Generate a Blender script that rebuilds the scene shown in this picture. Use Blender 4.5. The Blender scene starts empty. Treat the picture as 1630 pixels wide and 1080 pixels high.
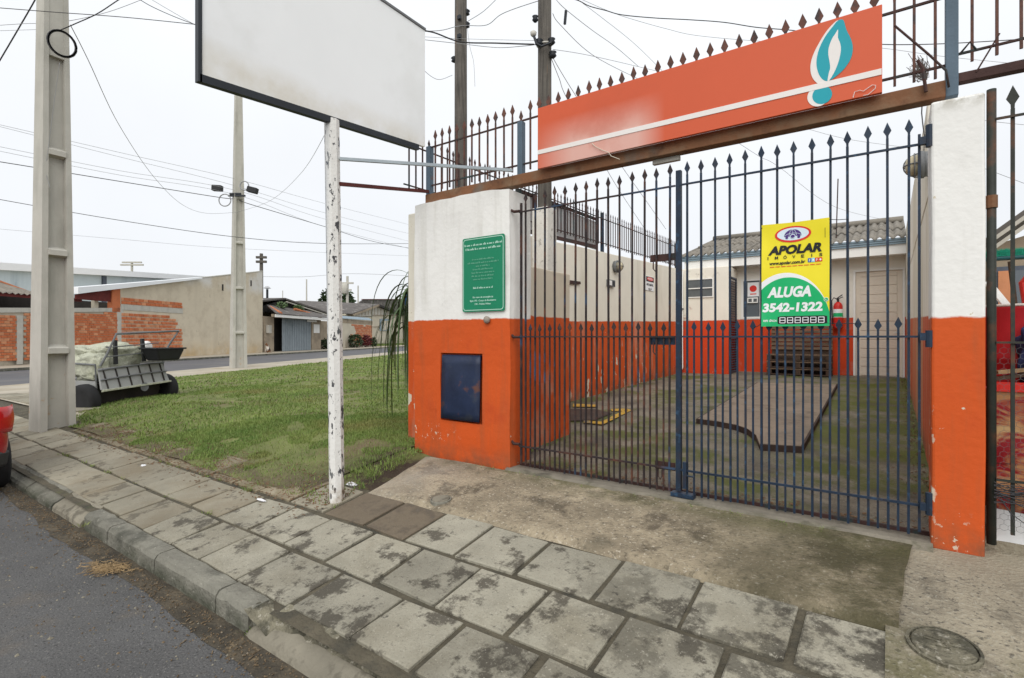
import bpy, bmesh, math, random
import numpy as np
from mathutils import Vector, Matrix, noise
random.seed(7); rs = np.random.RandomState(5)
D = bpy.data; SC = bpy.context.scene; COL = SC.collection
rad = math.radians; U = random.uniform

# ------------------------------------------------------------------ camera, sky, sun, exposure
YAW = rad(35.77); FPX = 837.0; HZ = 537.0; EYE = 1.2
cd = D.cameras.new('camera'); cam = D.objects.new('camera', cd); COL.objects.link(cam)
cam.location = (0, 0, EYE); cam.rotation_euler = (rad(90), 0, YAW)
cd.sensor_width = 36; cd.sensor_fit = 'HORIZONTAL'; cd.lens = FPX/1630*36; cd.shift_y = -(540-HZ)/1630
cd.clip_start = .05; cd.clip_end = 2000; SC.camera = cam
SUN_EL, SUN_AZ = rad(42), rad(152)          # azimuth from +Y clockwise
w = D.worlds.new('World'); SC.world = w; w.use_nodes = True
nt = w.node_tree; nt.nodes.clear()
out = nt.nodes.new('ShaderNodeOutputWorld'); bg = nt.nodes.new('ShaderNodeBackground'); bg.inputs[1].default_value = .1
sky = nt.nodes.new('ShaderNodeTexSky'); sky.sky_type = 'NISHITA'; sky.sun_disc = False
sky.sun_elevation = SUN_EL; sky.sun_rotation = SUN_AZ
tc = nt.nodes.new('ShaderNodeTexCoord'); sx = nt.nodes.new('ShaderNodeSeparateXYZ'); nt.links.new(tc.outputs['Generated'], sx.inputs[0])
rp = nt.nodes.new('ShaderNodeValToRGB'); nt.links.new(sx.outputs[2], rp.inputs[0])
rp.color_ramp.elements[0].position = 0.; rp.color_ramp.elements[0].color = (.80, .815, .845, 1)
rp.color_ramp.elements[1].position = .45; rp.color_ramp.elements[1].color = (.93, .95, .97, 1)
mlt = nt.nodes.new('ShaderNodeMix'); mlt.data_type = 'RGBA'; mlt.blend_type = 'MULTIPLY'; mlt.inputs[0].default_value = 1
nt.links.new(rp.outputs[0], mlt.inputs[6]); mlt.inputs[7].default_value = (7.75, 7.75, 7.75, 1)
cn = nt.nodes.new('ShaderNodeTexNoise'); cn.inputs['Scale'].default_value = 2.2; cn.inputs['Detail'].default_value = 4
nt.links.new(tc.outputs['Generated'], cn.inputs[0])
cr = nt.nodes.new('ShaderNodeMapRange'); cr.inputs[1].default_value = .3; cr.inputs[2].default_value = .7; cr.inputs[3].default_value = .945; cr.inputs[4].default_value = 1.03
nt.links.new(cn.outputs[0], cr.inputs[0])
m3 = nt.nodes.new('ShaderNodeMix'); m3.data_type = 'RGBA'; m3.blend_type = 'MULTIPLY'; m3.inputs[0].default_value = 1
nt.links.new(mlt.outputs[2], m3.inputs[6]); nt.links.new(cr.outputs[0], m3.inputs[7])
mx = nt.nodes.new('ShaderNodeMix'); mx.data_type = 'RGBA'; mx.inputs[0].default_value = .94     # overcast deck over the clear sky
nt.links.new(sky.outputs[0], mx.inputs[6]); nt.links.new(m3.outputs[2], mx.inputs[7])
nt.links.new(mx.outputs[2], bg.inputs[0]); nt.links.new(bg.outputs[0], out.inputs[0])
sl = D.lights.new('sun', 'SUN'); sl.energy = 1.45; sl.angle = rad(60); sl.color = (1, .97, .92)
so = D.objects.new('sun', sl); COL.objects.link(so)
sdir = Vector((math.sin(SUN_AZ)*math.cos(SUN_EL), math.cos(SUN_AZ)*math.cos(SUN_EL), math.sin(SUN_EL)))
so.rotation_euler = sdir.to_track_quat('Z', 'Y').to_euler(); so.location = (0, -5, 30)
SC.view_settings.view_transform = 'Standard'; SC.view_settings.look = 'None'
SC.view_settings.exposure = 0.54; SC.view_settings.gamma = 1; SC.view_settings.use_curve_mapping = False

# ------------------------------------------------------------------ measuring helpers (survey of the place, metres)
FW = (-math.sin(YAW), math.cos(YAW)); RT = (math.cos(YAW), math.sin(YAW))
def ray(u, v):
    d = (u-815)/FPX; return (FW[0]+d*RT[0], FW[1]+d*RT[1], -(v-HZ)/FPX)
def at(u, v, t): r = ray(u, v); return Vector((r[0]*t, r[1]*t, r[2]*t+EYE))
def ony(u, v, y): r = ray(u, v); return at(u, v, y/r[1])
def onx(u, v, x): r = ray(u, v); return at(u, v, x/r[0])
def onz(u, v, z): r = ray(u, v); return at(u, v, (z-EYE)/r[2])
SD = (-.5, .866); ND = (-.866, -.5)            # the side street's direction and its far side
def onn(u, v, n): r = ray(u, v); return at(u, v, n/(r[0]*ND[0]+r[1]*ND[1]))
def sn(s, n, z): return Vector((s*SD[0]+n*ND[0], s*SD[1]+n*ND[1], z))
def s_of(p): return p.x*SD[0]+p.y*SD[1]
def n_of(x, y): return x*ND[0]+y*ND[1]
def cl(x, a=0., b=1.): return max(a, min(b, x))

# ------------------------------------------------------------------ object helpers
WL = {}
class MB:
    def __init__(s): s.v = []; s.f = []; s.mi = []; s.m = 0
    def add(s, vs, fs):
        o = len(s.v); s.v += [tuple(p) for p in vs]; s.f += [tuple(i+o for i in f) for f in fs]; s.mi += [s.m]*len(fs); return s
    def hexa(s, p): return s.add(p, [(3, 2, 1, 0), (4, 5, 6, 7), (0, 1, 5, 4), (1, 2, 6, 5), (2, 3, 7, 6), (3, 0, 4, 7)])
    def mm(s, x0, x1, y0, y1, z0, z1):
        return s.hexa([(x0, y0, z0), (x1, y0, z0), (x1, y1, z0), (x0, y1, z0), (x0, y0, z1), (x1, y0, z1), (x1, y1, z1), (x0, y1, z1)])
    def snb(s, s0, s1, n0, n1, z0, z1):        # a box along the side street
        a = [sn(s0, n0, z0), sn(s1, n0, z0), sn(s1, n1, z0), sn(s0, n1, z0)]; a = a[::-1]
        return s.hexa(a + [Vector((p.x, p.y, z1)) for p in a])
    def bar(s, p0, p1, w, h=None, up=(0, 0, 1), w1=None, h1=None):
        h = h or w; p0 = Vector(p0); p1 = Vector(p1); d = (p1-p0).normalized(); up = Vector(up)
        if abs(d.dot(up)) > .95: up = Vector((0, 1, 0))
        x = d.cross(up).normalized(); y = x.cross(d)
        w1 = w1 or w; h1 = h1 or h
        q = lambda p, a, b: [p-x*a/2-y*b/2, p+x*a/2-y*b/2, p+x*a/2+y*b/2, p-x*a/2+y*b/2]
        return s.hexa(q(p0, w, h)[::-1]+q(p1, w1, h1)[::-1])
    def tube(s, pts, r, n=6, cap=True):
        pts = [Vector(p) for p in pts]; rs_ = r if isinstance(r, (list, tuple)) else [r]*len(pts); vs = []
        x = None
        for i, p in enumerate(pts):
            d = (pts[min(i+1, len(pts)-1)]-pts[max(i-1, 0)]).normalized()
            if x is None:
                a = Vector((0, 0, 1)) if abs(d.z) < .9 else Vector((1, 0, 0)); x = d.cross(a).normalized()
            else: x = (x-d*x.dot(d)).normalized()
            y = d.cross(x)
            vs += [p+(x*math.cos(2*math.pi*k/n)+y*math.sin(2*math.pi*k/n))*rs_[i] for k in range(n)]
        fs = [(i*n+k, i*n+(k+1) % n, (i+1)*n+(k+1) % n, (i+1)*n+k) for i in range(len(pts)-1) for k in range(n)]
        if cap: fs += [tuple(range(n))[::-1], tuple(range((len(pts)-1)*n, len(pts)*n))]
        return s.add(vs, fs)
    def prism(s, poly, vec):
        n = len(poly); vec = Vector(vec); a = [Vector(p) for p in poly]
        return s.add(a+[p+vec for p in a], [tuple(range(n))[::-1], tuple(range(n, 2*n))]+[(i, (i+1) % n, n+(i+1) % n, n+i) for i in range(n)])
    def lathe(s, prof, c, n=16, axis='z'):
        vs = []
        for r, h in prof:
            for k in range(n):
                a = 2*math.pi*k/n; x, y = r*math.cos(a), r*math.sin(a)
                vs.append((c[0]+x, c[1]+y, c[2]+h) if axis == 'z' else ((c[0]+x, c[1]+h, c[2]+y) if axis == 'y' else (c[0]+h, c[1]+x, c[2]+y)))
        m = len(prof)
        return s.add(vs, [(i*n+k, i*n+(k+1) % n, (i+1)*n+(k+1) % n, (i+1)*n+k) for i in range(m-1) for k in range(n)]+[tuple(range(n))[::-1], tuple(range((m-1)*n, m*n))])
    def sheet(s, nx, ny, fn):
        vs = [fn(i/nx, j/ny) for j in range(ny+1) for i in range(nx+1)]
        return s.add(vs, [(j*(nx+1)+i, j*(nx+1)+i+1, (j+1)*(nx+1)+i+1, (j+1)*(nx+1)+i) for j in range(ny) for i in range(nx)])
    def build(s, name, mat, parent=None, bevel=0, smooth=False, fix=True):
        v = np.array(s.v, dtype=float); c = (v.min(0)+v.max(0))/2
        me = D.meshes.new(name); me.from_pydata([tuple(p) for p in v-c], [], s.f)
        for m in (mat if isinstance(mat, (list, tuple)) else [mat]): me.materials.append(m)
        if isinstance(mat, (list, tuple)): me.polygons.foreach_set('material_index', s.mi)
        if fix:
            b = bmesh.new(); b.from_mesh(me); bmesh.ops.recalc_face_normals(b, faces=b.faces); b.to_mesh(me); b.free()
        if smooth: me.polygons.foreach_set('use_smooth', [True]*len(me.polygons))
        o = D.objects.new(name, me); COL.objects.link(o); put(o, c, parent)
        if bevel:
            md = o.modifiers.new('bevel', 'BEVEL'); md.width = bevel; md.segments = 2; md.limit_method = 'ANGLE'; md.angle_limit = rad(40)
        return o
def put(o, c, parent):
    c = Vector(c); WL[o.name] = c
    if parent is not None:
        o.parent = parent; o.location = c-WL[parent.name]
    else: o.location = c
def thing(name, label, cat, loc=(0, 0, 0), group=None, rot=0, local=False):
    o = D.objects.new(name, None); o.empty_display_size = .1; COL.objects.link(o); o.location = loc; o.rotation_euler = (0, 0, rot)
    WL[o.name] = Vector((0, 0, 0)) if local else Vector(loc)
    return tag(o, label, cat, group)
def tag(o, label, cat, group=None):
    o['label'] = label; o['category'] = cat
    if group: o['group'] = group
    return o
def struct(o): o['kind'] = 'structure'; return o
def stuff(o): o['kind'] = 'stuff'; return o
def dup(src, loc, parent=None):               # one object with its sub-parts, sharing mesh data
    c = src.copy(); COL.objects.link(c); put(c, loc, parent)
    for ch in list(src.children):
        d = ch.copy(); COL.objects.link(d); d.parent = c; WL[d.name] = Vector(loc)+Vector(ch.location); d.location = ch.location
    return c
def text(txt, size, loc, mat, parent, rot=(rad(90), 0, 0), width=None, shear=0, bold=0, align='LEFT', ext=.001, name='lettering', warp=None, space=1.0, height=None):
    cu = D.curves.new('t', 'FONT'); cu.body = txt; cu.size = size; cu.shear = shear; cu.offset = bold; cu.extrude = ext; cu.align_x = 'LEFT'; cu.space_character = space; cu.resolution_u = 3
    to = D.objects.new('t', cu); COL.objects.link(to)
    me = D.meshes.new_from_object(to.evaluated_get(bpy.context.evaluated_depsgraph_get()))
    D.objects.remove(to); D.curves.remove(cu); me.name = name
    co = np.empty(len(me.vertices)*3); me.vertices.foreach_get('co', co); co = co.reshape(-1, 3)
    co[:, 0] -= co[:, 0].min(); wd = co[:, 0].max()
    if width: co[:, 0] *= width/wd; wd = width
    if height: co[:, 1] *= height/max(1e-6, co[:, 1].max())
    co[:, 0] -= {'LEFT': 0, 'CENTER': wd/2, 'RIGHT': wd}[align]
    from mathutils import Euler
    R = np.array(Euler(rot).to_matrix()); co = co @ R.T + np.array(loc)
    if warp: co = np.array([warp(p) for p in co])
    c = co.mean(0); me.vertices.foreach_set('co', (co-c).ravel()); me.update(); me.materials.clear(); me.materials.append(mat)
    o = D.objects.new(name, me); COL.objects.link(o); put(o, c, parent); return o

# ------------------------------------------------------------------ materials
def N(t, ty, **k):
    n = t.nodes.new(ty)
    for a, b in k.items(): setattr(n, a, b)
    return n
def noise_fac(t, pos, sc, lo, hi, det=5, stretch=None, dist=0, ro=.62):
    if stretch:
        vm = N(t, 'ShaderNodeVectorMath', operation='MULTIPLY'); t.links.new(pos, vm.inputs[0]); vm.inputs[1].default_value = stretch; pos = vm.outputs[0]
    n = N(t, 'ShaderNodeTexNoise'); n.inputs['Scale'].default_value = sc; n.inputs['Detail'].default_value = det; n.inputs['Roughness'].default_value = ro; n.inputs['Distortion'].default_value = dist
    t.links.new(pos, n.inputs['Vector'])
    m = N(t, 'ShaderNodeMapRange', clamp=True); m.inputs[1].default_value = lo; m.inputs[2].default_value = hi
    t.links.new(n.outputs[0], m.inputs[0]); return m.outputs[0]
def axis_mask(t, pos, ax, a, b, slope=0):
    sp = N(t, 'ShaderNodeSeparateXYZ'); t.links.new(pos, sp.inputs[0]); val = sp.outputs['XYZ'.index(ax.upper())]
    if slope:
        mm = N(t, 'ShaderNodeMath', operation='MULTIPLY_ADD'); t.links.new(sp.outputs[1], mm.inputs[0]); mm.inputs[1].default_value = -slope; t.links.new(val, mm.inputs[2]); val = mm.outputs[0]
    m = N(t, 'ShaderNodeMapRange', clamp=True); m.inputs[1].default_value = a; m.inputs[2].default_value = b; t.links.new(val, m.inputs[0]); return m.outputs[0]
def mul(t, a, b):
    m = N(t, 'ShaderNodeMath', operation='MULTIPLY'); t.links.new(a, m.inputs[0])
    if isinstance(b, (int, float)): m.inputs[1].default_value = b
    else: t.links.new(b, m.inputs[1])
    return m.outputs[0]
def mixc(t, fac, a, b):
    m = N(t, 'ShaderNodeMix', data_type='RGBA'); t.links.new(fac, m.inputs[0])
    for i, x in ((6, a), (7, b)):
        if isinstance(x, tuple): m.inputs[i].default_value = (*x, 1)
        else: t.links.new(x, m.inputs[i])
    return m.outputs[2]
def mat(name, col, rough=.8, var=.12, vs=2., bump=.15, bs=60., layers=(), metal=0., spec=.3, two=None, orand=0., col2=None, bdist=.01):
    """layers: (colour, scale, lo, hi, {stretch, mask:[(axis,a,b,slope)], k, det})"""
    m = D.materials.new(name); m.use_nodes = True; t = m.node_tree; p = t.nodes['Principled BSDF']
    p.inputs['Roughness'].default_value = rough; p.inputs['Metallic'].default_value = metal; p.inputs['Specular IOR Level'].default_value = spec
    g = N(t, 'ShaderNodeNewGeometry').outputs['Position']
    f = noise_fac(t, g, vs, .3, .7)
    c = mixc(t, f, tuple(x*(1-var) for x in col), col2 or tuple(min(1, x*(1+var)) for x in col))
    if two:                                   # paint line: lower colour, height at y=0, rise per metre
        lowc, z0, sl_ = two
        nz = noise_fac(t, g, 9., .2, .8, 3)
        off = N(t, 'ShaderNodeVectorMath', operation='MULTIPLY_ADD'); t.links.new(nz, off.inputs[0]); off.inputs[1].default_value = (0, 0, .022); t.links.new(g, off.inputs[2])
        am = axis_mask(t, off.outputs[0], 'z', z0+.004, z0+.016, sl_)
        c2 = mixc(t, f, tuple(x*(1-var) for x in lowc), tuple(min(1, x*(1+var)) for x in lowc))
        c = mixc(t, am, c2, c)
    for l in layers:
        lc, sc, lo, hi = l[:4]; k = l[4] if len(l) > 4 else {}
        fa = noise_fac(t, g, sc, lo, hi, k.get('det', 6), k.get('stretch'), k.get('dist', 0), k.get('ro', .62))
        for mk in k.get('mask', ()): fa = mul(t, fa, axis_mask(t, g, *mk))
        if 'k' in k: fa = mul(t, fa, k['k'])
        c = mixc(t, fa, c, lc)
    if orand:
        oi = N(t, 'ShaderNodeObjectInfo'); mr = N(t, 'ShaderNodeMapRange'); mr.inputs[3].default_value = 1-orand; mr.inputs[4].default_value = 1+orand
        t.links.new(oi.outputs['Random'], mr.inputs[0]); h = N(t, 'ShaderNodeHueSaturation'); t.links.new(mr.outputs[0], h.inputs['Value']); t.links.new(c, h.inputs['Color']); c = h.outputs[0]
    t.links.new(c, p.inputs['Base Color'])
    if bump:
        n = N(t, 'ShaderNodeTexNoise'); n.inputs['Scale'].default_value = bs; n.inputs['Detail'].default_value = 6; t.links.new(g, n.inputs['Vector'])
        b = N(t, 'ShaderNodeBump'); b.inputs['Strength'].default_value = bump; b.inputs['Distance'].default_value = bdist; t.links.new(n.outputs[0], b.inputs['Height']); t.links.new(b.outputs[0], p.inputs['Normal'])
    return m
ORANGE = (.57, .085, .012); WHITE = (.80, .79, .76)
CHIP = (.62, .56, .44)
X = {}
X['asphalt'] = mat('asphalt', (.088, .087, .086), .85, .25, .9, .9, 75, [((.19, .185, .175), 85, .58, .70, {'det': 3}), ((.03, .03, .03), 60, .58, .70, {'det': 3}), ((.03, .03, .032), 2.6, .60, .68, {'k': .6, 'det': 10, 'ro': .75}), ((.12, .117, .11), 1.1, .52, .70, {'k': .5, 'det': 10, 'ro': .75}), ((.17, .13, .085), 1.7, .60, .80, {'k': .45})], bdist=.012)
X['asphalt2'] = mat('asphalt_far', (.11, .11, .117), .85, .12, .3, .1, 40, [((.22, .2, .17), .5, .5, .8, {'stretch': (1, 1, 1), 'k': .5})])
X['gutter'] = mat('gutter_dirt', (.085, .07, .049), .95, .4, 3, .9, 40, [((.035, .032, .026), 4, .46, .60, {'k': .8, 'det': 10, 'ro': .75}), ((.2, .15, .09), 22, .58, .7), ((.06, .05, .035), 5, .55, .7)], bdist=.02)
X['slab'] = mat('paving_concrete', (.275, .258, .205), .9, .2, 2.6, .6, 60, [((.17, .15, .105), 1.5, .46, .66, {'k': .6, 'det': 8, 'ro': .7}), ((.068, .060, .046), 4.4, .528, .590, {'k': .9, 'det': 14, 'ro': .70}), ((.048, .043, .033), 3.4, .475, .545, {'k': .88, 'det': 14, 'ro': .70, 'mask': [('x', -1.9, -.2)]}), ((.05, .045, .038), 13, .60, .68, {'k': .85, 'det': 10, 'ro': .72}), ((.40, .375, .31), 70, .61, .70, {'k': .6, 'det': 3}), ((.11, .098, .078), 95, .58, .68, {'k': .6, 'det': 3})], orand=.16, bdist=.009)
X['slab_far'] = mat('paving_concrete_weathered', (.26, .238, .182), .9, .2, 2.2, .5, 50, [((.19, .15, .095), 1.4, .46, .66, {'k': .65, 'det': 8, 'ro': .7}), ((.085, .073, .054), 4.4, .555, .615, {'k': .7, 'det': 14, 'ro': .70}), ((.36, .34, .28), 60, .62, .70, {'k': .5, 'det': 3})], orand=.16, bdist=.009)
X['slab_dirt'] = mat('paving_under_soil', (.22, .185, .125), .93, .25, 2.4, .6, 40, [((.115, .09, .06), 2.6, .46, .60, {'k': .85, 'det': 12, 'ro': .75}), ((.30, .265, .20), 5, .56, .66, {'k': .6}), ((.12, .13, .045), 2.2, .52, .64, {'k': .7, 'ro': .75})], orand=.15, bdist=.012)
X['slab_brown'] = mat('paving_stained_brown', (.155, .125, .088), .88, .25, 3, .5, 60, [((.055, .045, .036), 3, .47, .62, {'k': .8, 'det': 12, 'ro': .75}), ((.26, .235, .19), 3, .58, .72, {'k': .6, 'det': 10, 'ro': .75})], bdist=.008)
X['joint'] = mat('joint_mortar', (.092, .08, .056), .95, .35, 4, .8, 50, [((.05, .048, .038), 6, .48, .66, {'k': .85}), ((.10, .11, .04), 2.3, .6, .75, {'k': .5})], bdist=.02)
X['kerb'] = mat('kerb_concrete', (.19, .182, .15), .9, .25, 3, .9, 40, [((.055, .055, .043), 3.5, .46, .64, {'k': .8, 'det': 10}), ((.05, .055, .035), 5, .38, .6, {'mask': [('z', -.36, -.45)], 'k': .8}), ((.42, .40, .34), 30, .62, .70, {'k': .6})], bdist=.015)
X['moss_conc'] = mat('mossy_concrete', (.175, .16, .115), .95, .35, 6, 1.0, 38, [((.42, .39, .32), 34, .56, .66, {'k': .75, 'det': 4}), ((.05, .048, .034), 7, .50, .60, {'k': .8, 'det': 10})], bdist=.03)
X['lip'] = mat('pale_concrete', (.22, .20, .155), .92, .2, 3.5, .8, 45, [((.09, .08, .06), 6, .54, .62, {'k': .75, 'det': 10}), ((.2, .18, .14), 3, .56, .72, {'k': .7})], bdist=.01)
X['ramp'] = mat('ramp_concrete', (.25, .208, .145), .93, .25, 1.9, 1.0, 50, [((.46, .385, .27), 2.2, .45, .64, {'k': .75, 'det': 12, 'ro': .75}), ((.07, .06, .045), 34, .56, .66, {'k': .6, 'det': 4}), ((.075, .06, .042), 1.9, .51, .60, {'k': .8, 'det': 12, 'ro': .72}), ((.50, .45, .36), 46, .60, .66, {'k': .75, 'det': 3}), ((.10, .088, .062), 2.8, .55, .72, {'k': .65}), ((.052, .047, .020), 2.6, .27, .52, {'mask': [('x', -1.3, -.1)], 'k': .88, 'det': 12, 'ro': .75}), ((.075, .075, .025), 6, .36, .6, {'mask': [('y', 3.62, 3.88)], 'k': .7}), ((.46, .42, .35), 1.4, .35, .6, {'mask': [('x', -2.9, -3.8)], 'k': .6})], bdist=.015)
X['apron'] = mat('apron_concrete', (.29, .255, .19), .93, .2, 1.8, .9, 50, [((.12, .105, .08), 4, .47, .62, {'k': .75, 'det': 14, 'ro': .78, 'mask': [('y', 3.85, 3.55)]}), ((.05, .046, .04), 38, .56, .64, {'k': .7, 'det': 5, 'mask': [('y', 3.85, 3.6)]}), ((.10, .095, .04), 2.5, .45, .6, {'k': .7, 'ro': .75, 'mask': [('y', 3.1, 2.9)]}), ((.42, .40, .33), 50, .56, .68, {'k': .5, 'det': 5}), ((.02, .02, .024), 6.5, .72, .745)], bdist=.015)
X['thresh'] = mat('threshold_concrete', (.19, .17, .135), .92, .25, 4, .6, 60, [((.075, .085, .03), 5, .5, .65, {'mask': [('y', 3.97, 3.86)]}), ((.10, .09, .07), 5, .55, .7)], bdist=.015)
X['yard'] = mat('yard_concrete', (.18, .157, .12), .92, .32, 2.4, .9, 50, [((.30, .265, .21), 60, .58, .66, {'k': .8, 'det': 3}), ((.05, .043, .034), 40, .57, .66, {'k': .6, 'det': 4}), ((.085, .098, .016), 1.25, .47, .58, {'k': .85, 'det': 9}), ((.095, .11, .014), 1.0, .40, .56, {'mask': [('x', -1.5, -.8), ('y', 5.2, 6.5)], 'k': .8, 'det': 9}), ((.075, .062, .048), 1.6, .52, .68, {'k': .7}), ((.23, .20, .16), .8, .55, .7, {'mask': [('y', 8.5, 11)], 'k': .7})], bdist=.012)
X['plate'] = mat('platform_concrete', (.26, .205, .155), .85, .2, 1.2, .5, 50, [((.10, .078, .055), 2.4, .48, .64, {'k': .75, 'det': 12, 'ro': .75}), ((.15, .13, .10), 2, .5, .7, {'k': .6}), ((.13, .14, .05), 1.3, .55, .7, {'mask': [('y', 9, 11)], 'k': .7})])
X['plate_rim'] = mat('platform_steel_rim', (.05, .032, .025), .8, .3, 6, .2, 60)
X['yellow'] = mat('yellow_floor_paint', (.50, .30, .04), .85, .2, 8, .2, 60, [((.2, .17, .12), 9, .5, .62)])
X['soil'] = mat('lawn_soil', (.16, .18, .06), .95, .3, 2, .8, 40, [((.16, .12, .07), .9, .5, .66, {'k': .9}), ((.20, .15, .085), 14, .6, .7, {'k': .7}), ((.05, .036, .025), 2.6, .34, .52, {'mask': [('x', -4.75, -4.2), ('y', 4.3, 3.7)]}), ((.11, .085, .055), 3, .3, .5, {'mask': [('y', 3.15, 2.75)], 'k': .9})], bdist=.03)
X['grass'] = mat('grass_blades', (.15, .25, .052), .7, .3, 1.1, 0, 1, [((.24, .205, .075), .75, .50, .68, {'k': .7}), ((.08, .17, .033), 2.2, .50, .64, {'k': .65}), ((.30, .24, .11), 25, .60, .68, {'k': .6})], col2=(.245, .315, .085))
X['ground'] = mat('earth_and_grass', (.13, .13, .06), .95, .3, .1, 0, 1, [((.2, .17, .11), .06, .5, .6)])
X['walk'] = mat('far_pavement', (.40, .36, .29), .9, .15, .7, .2, 30, [((.27, .21, .13), .6, .5, .7, {'k': .7})])
X['sideborder'] = X['walk']
X['pillar'] = mat('pillar_paint', WHITE, .7, .03, 1.5, .28, 22, [((.13, .075, .04), 7, .36, .62, {'mask': [('z', .16, -.02)], 'k': .75, 'det': 10, 'ro': .7}), ((.58, .57, .53), 2.5, .58, .75, {'k': .5, 'mask': [('z', 1.36, 1.45)]}), ((.50, .48, .42), 5, .52, .72, {'k': .5, 'stretch': (1, 1, .08), 'mask': [('z', 1.36, 1.6)]}), ((.30, .085, .03), 6, .50, .7, {'k': .5, 'stretch': (1, 1, .12), 'mask': [('z', 1.36, 1.2)]}), (CHIP, 26, .60, .615, {'det': 6, 'mask': [('z', .20, .02)]}), (CHIP, 17, .70, .71, {'det': 6}), (CHIP, 9, .60, .61, {'det': 6, 'stretch': (1, 1, .6), 'mask': [('x', .225, .20), ('z', .9, .5)]}), ((.30, .06, .02), 3, .56, .7, {'mask': [('z', 1.30, 1.0)], 'k': .35, 'stretch': (1, 1, .3)}), ((.30, .27, .2), 10, .52, .64, {'mask': [('z', 2.50, 2.60)], 'k': .8}), ((.42, .05, .012), 3, .55, .75, {'mask': [('z', 1.30, 1.0)], 'k': .5})], two=(ORANGE, 1.318, 0.0), bdist=.012)
X['pillar_l'] = mat('wide_pillar_paint', WHITE, .7, .03, 1.5, .30, 18, [((.13, .075, .04), 7, .36, .62, {'mask': [('z', .16, -.02)], 'k': .75, 'det': 10, 'ro': .7}), ((.58, .57, .53), 2.5, .58, .75, {'k': .4, 'mask': [('z', 1.40, 1.5)]}), ((.50, .48, .42), 5, .52, .72, {'k': .5, 'stretch': (1, 1, .08), 'mask': [('z', 1.40, 1.6)]}), ((.30, .085, .03), 6, .50, .7, {'k': .5, 'stretch': (1, 1, .12), 'mask': [('z', 1.40, 1.2)]}), (CHIP, 22, .59, .61, {'det': 8, 'ro': .7, 'mask': [('z', .34, .24), ('x', -3.45, -3.85), ('z', .10, .17)]}), (CHIP, 20, .70, .71, {'det': 6}), ((.42, .05, .012), 3, .55, .75, {'mask': [('z', 1.35, 1.1)], 'k': .5}), ((.35, .34, .32), 30, .70, .73, {'mask': [('z', 1.42, 1.5)], 'k': .7})], two=(ORANGE, 1.378, 0.0), bdist=.015)
X['block'] = mat('side_block_paint', (.66, .59, .47), .8, .06, 2, .2, 40, [((.46, .40, .30), 2, .52, .7, {'k': .5})], two=((.56, .082, .012), 1.425, 0.0))
X['lwall'] = mat('yard_wall_paint', (.76, .72, .62), .8, .05, 1.5, .2, 40, [((.12, .075, .04), 5, .36, .60, {'mask': [('z', .14, -.08, .03)], 'k': .8, 'det': 10, 'ro': .7}), ((.50, .45, .34), 2.2, .5, .72, {'stretch': (1, 1, .18), 'k': .6}), (CHIP, 5.5, .60, .612, {'stretch': (1, 1, .5), 'det': 5, 'mask': [('z', .85, .5, .03), ('y', 11.4, 10.6)]}), (CHIP, 12, .69, .70, {'det': 4})], two=((.56, .082, .012), 1.28, .0243))
X['rwall'] = mat('boundary_wall_paint', (.74, .70, .61), .8, .05, 1.5, .2, 40, [((.12, .075, .04), 5, .36, .60, {'mask': [('z', .14, -.08, .03)], 'k': .8, 'det': 10, 'ro': .7}), ((.42, .37, .20), 1.8, .46, .68, {'stretch': (1, 1, .08), 'k': .7}), ((.19, .18, .14), 3, .5, .66, {'stretch': (1, 1, .12), 'mask': [('y', 5.6, 4.6)], 'k': .8})], two=((.50, .075, .02), 1.245, .0243))
X['house'] = mat('back_house_paint', (.74, .71, .64), .8, .05, 1.2, .12, 40, [((.5, .46, .38), 2, .55, .75, {'k': .4}), (CHIP, 12, .70, .71)], two=((.56, .055, .012), 1.655, 0.0))
X['annex'] = mat('annex_paint', (.76, .72, .63), .8, .05, 1.2, .15, 40, [((.17, .14, .11), 4, .55, .66, {'mask': [('z', 2.55, 2.9)], 'k': .85}), ((.30, .09, .04), 4, .56, .66, {'mask': [('x', -4.0, -4.3), ('z', 2.4, 2.0)], 'k': .8}), (CHIP, 12, .69, .70)], two=((.56, .055, .012), 1.62, 0.0))
X['white'] = mat('white_paint', (.78, .77, .74), .6, .04, 2, .08, 40)
X['cream'] = mat('cream_door_paint', (.70, .62, .52), .6, .05, 2, .08, 40)
X['board'] = mat('billboard_face', (.86, .875, .88), .55, .03, .7, .02, 20, [((.60, .60, .57), .9, .55, .75, {'k': .35}), ((.62, .57, .46), 1.2, .42, .62, {'mask': [('z', 3.28, 3.12)], 'k': .6})])
X['black'] = mat('black_metal', (.02, .024, .03), .5, .2, 3, .05, 60)
X['blackpl'] = mat('black_plastic', (.018, .019, .021), .55, .2, 3, .05, 60)
X['cable'] = mat('cable_sheath', (.05, .05, .054), .7, .1, 3, 0)
X['cable_thin'] = mat('cable_sheath_grey', (.30, .305, .315), .7, .1, 3, 0)
X['post'] = mat('peeling_white_post', (.70, .69, .66), .75, .05, 3, .4, 40, [((.07, .075, .08), 9, .595, .61, {'stretch': (1, 1, .25), 'det': 10, 'ro': .7}), ((.06, .06, .065), 26, .59, .61, {'stretch': (1, 1, .5), 'det': 6}), ((.24, .28, .34), 3.5, .50, .60, {'stretch': (1, 1, .2), 'k': .7, 'mask': [('x', -3.78, -3.86)]}), ((.3, .22, .13), 8, .4, .6, {'mask': [('z', .05, -.15)], 'k': .8})])
X['bluepost'] = mat('blue_grey_steel', (.085, .125, .165), .55, .2, 3, .1, 60, [((.16, .07, .04), 9, .63, .7, {'k': .7})])
X['blue'] = mat('gate_blue_paint', (.014, .027, .05), .5, .25, 6, .1, 80, [((.035, .028, .03), 9, .52, .68, {'k': .7}), ((.03, .075, .14), 14, .57, .7)])
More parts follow.
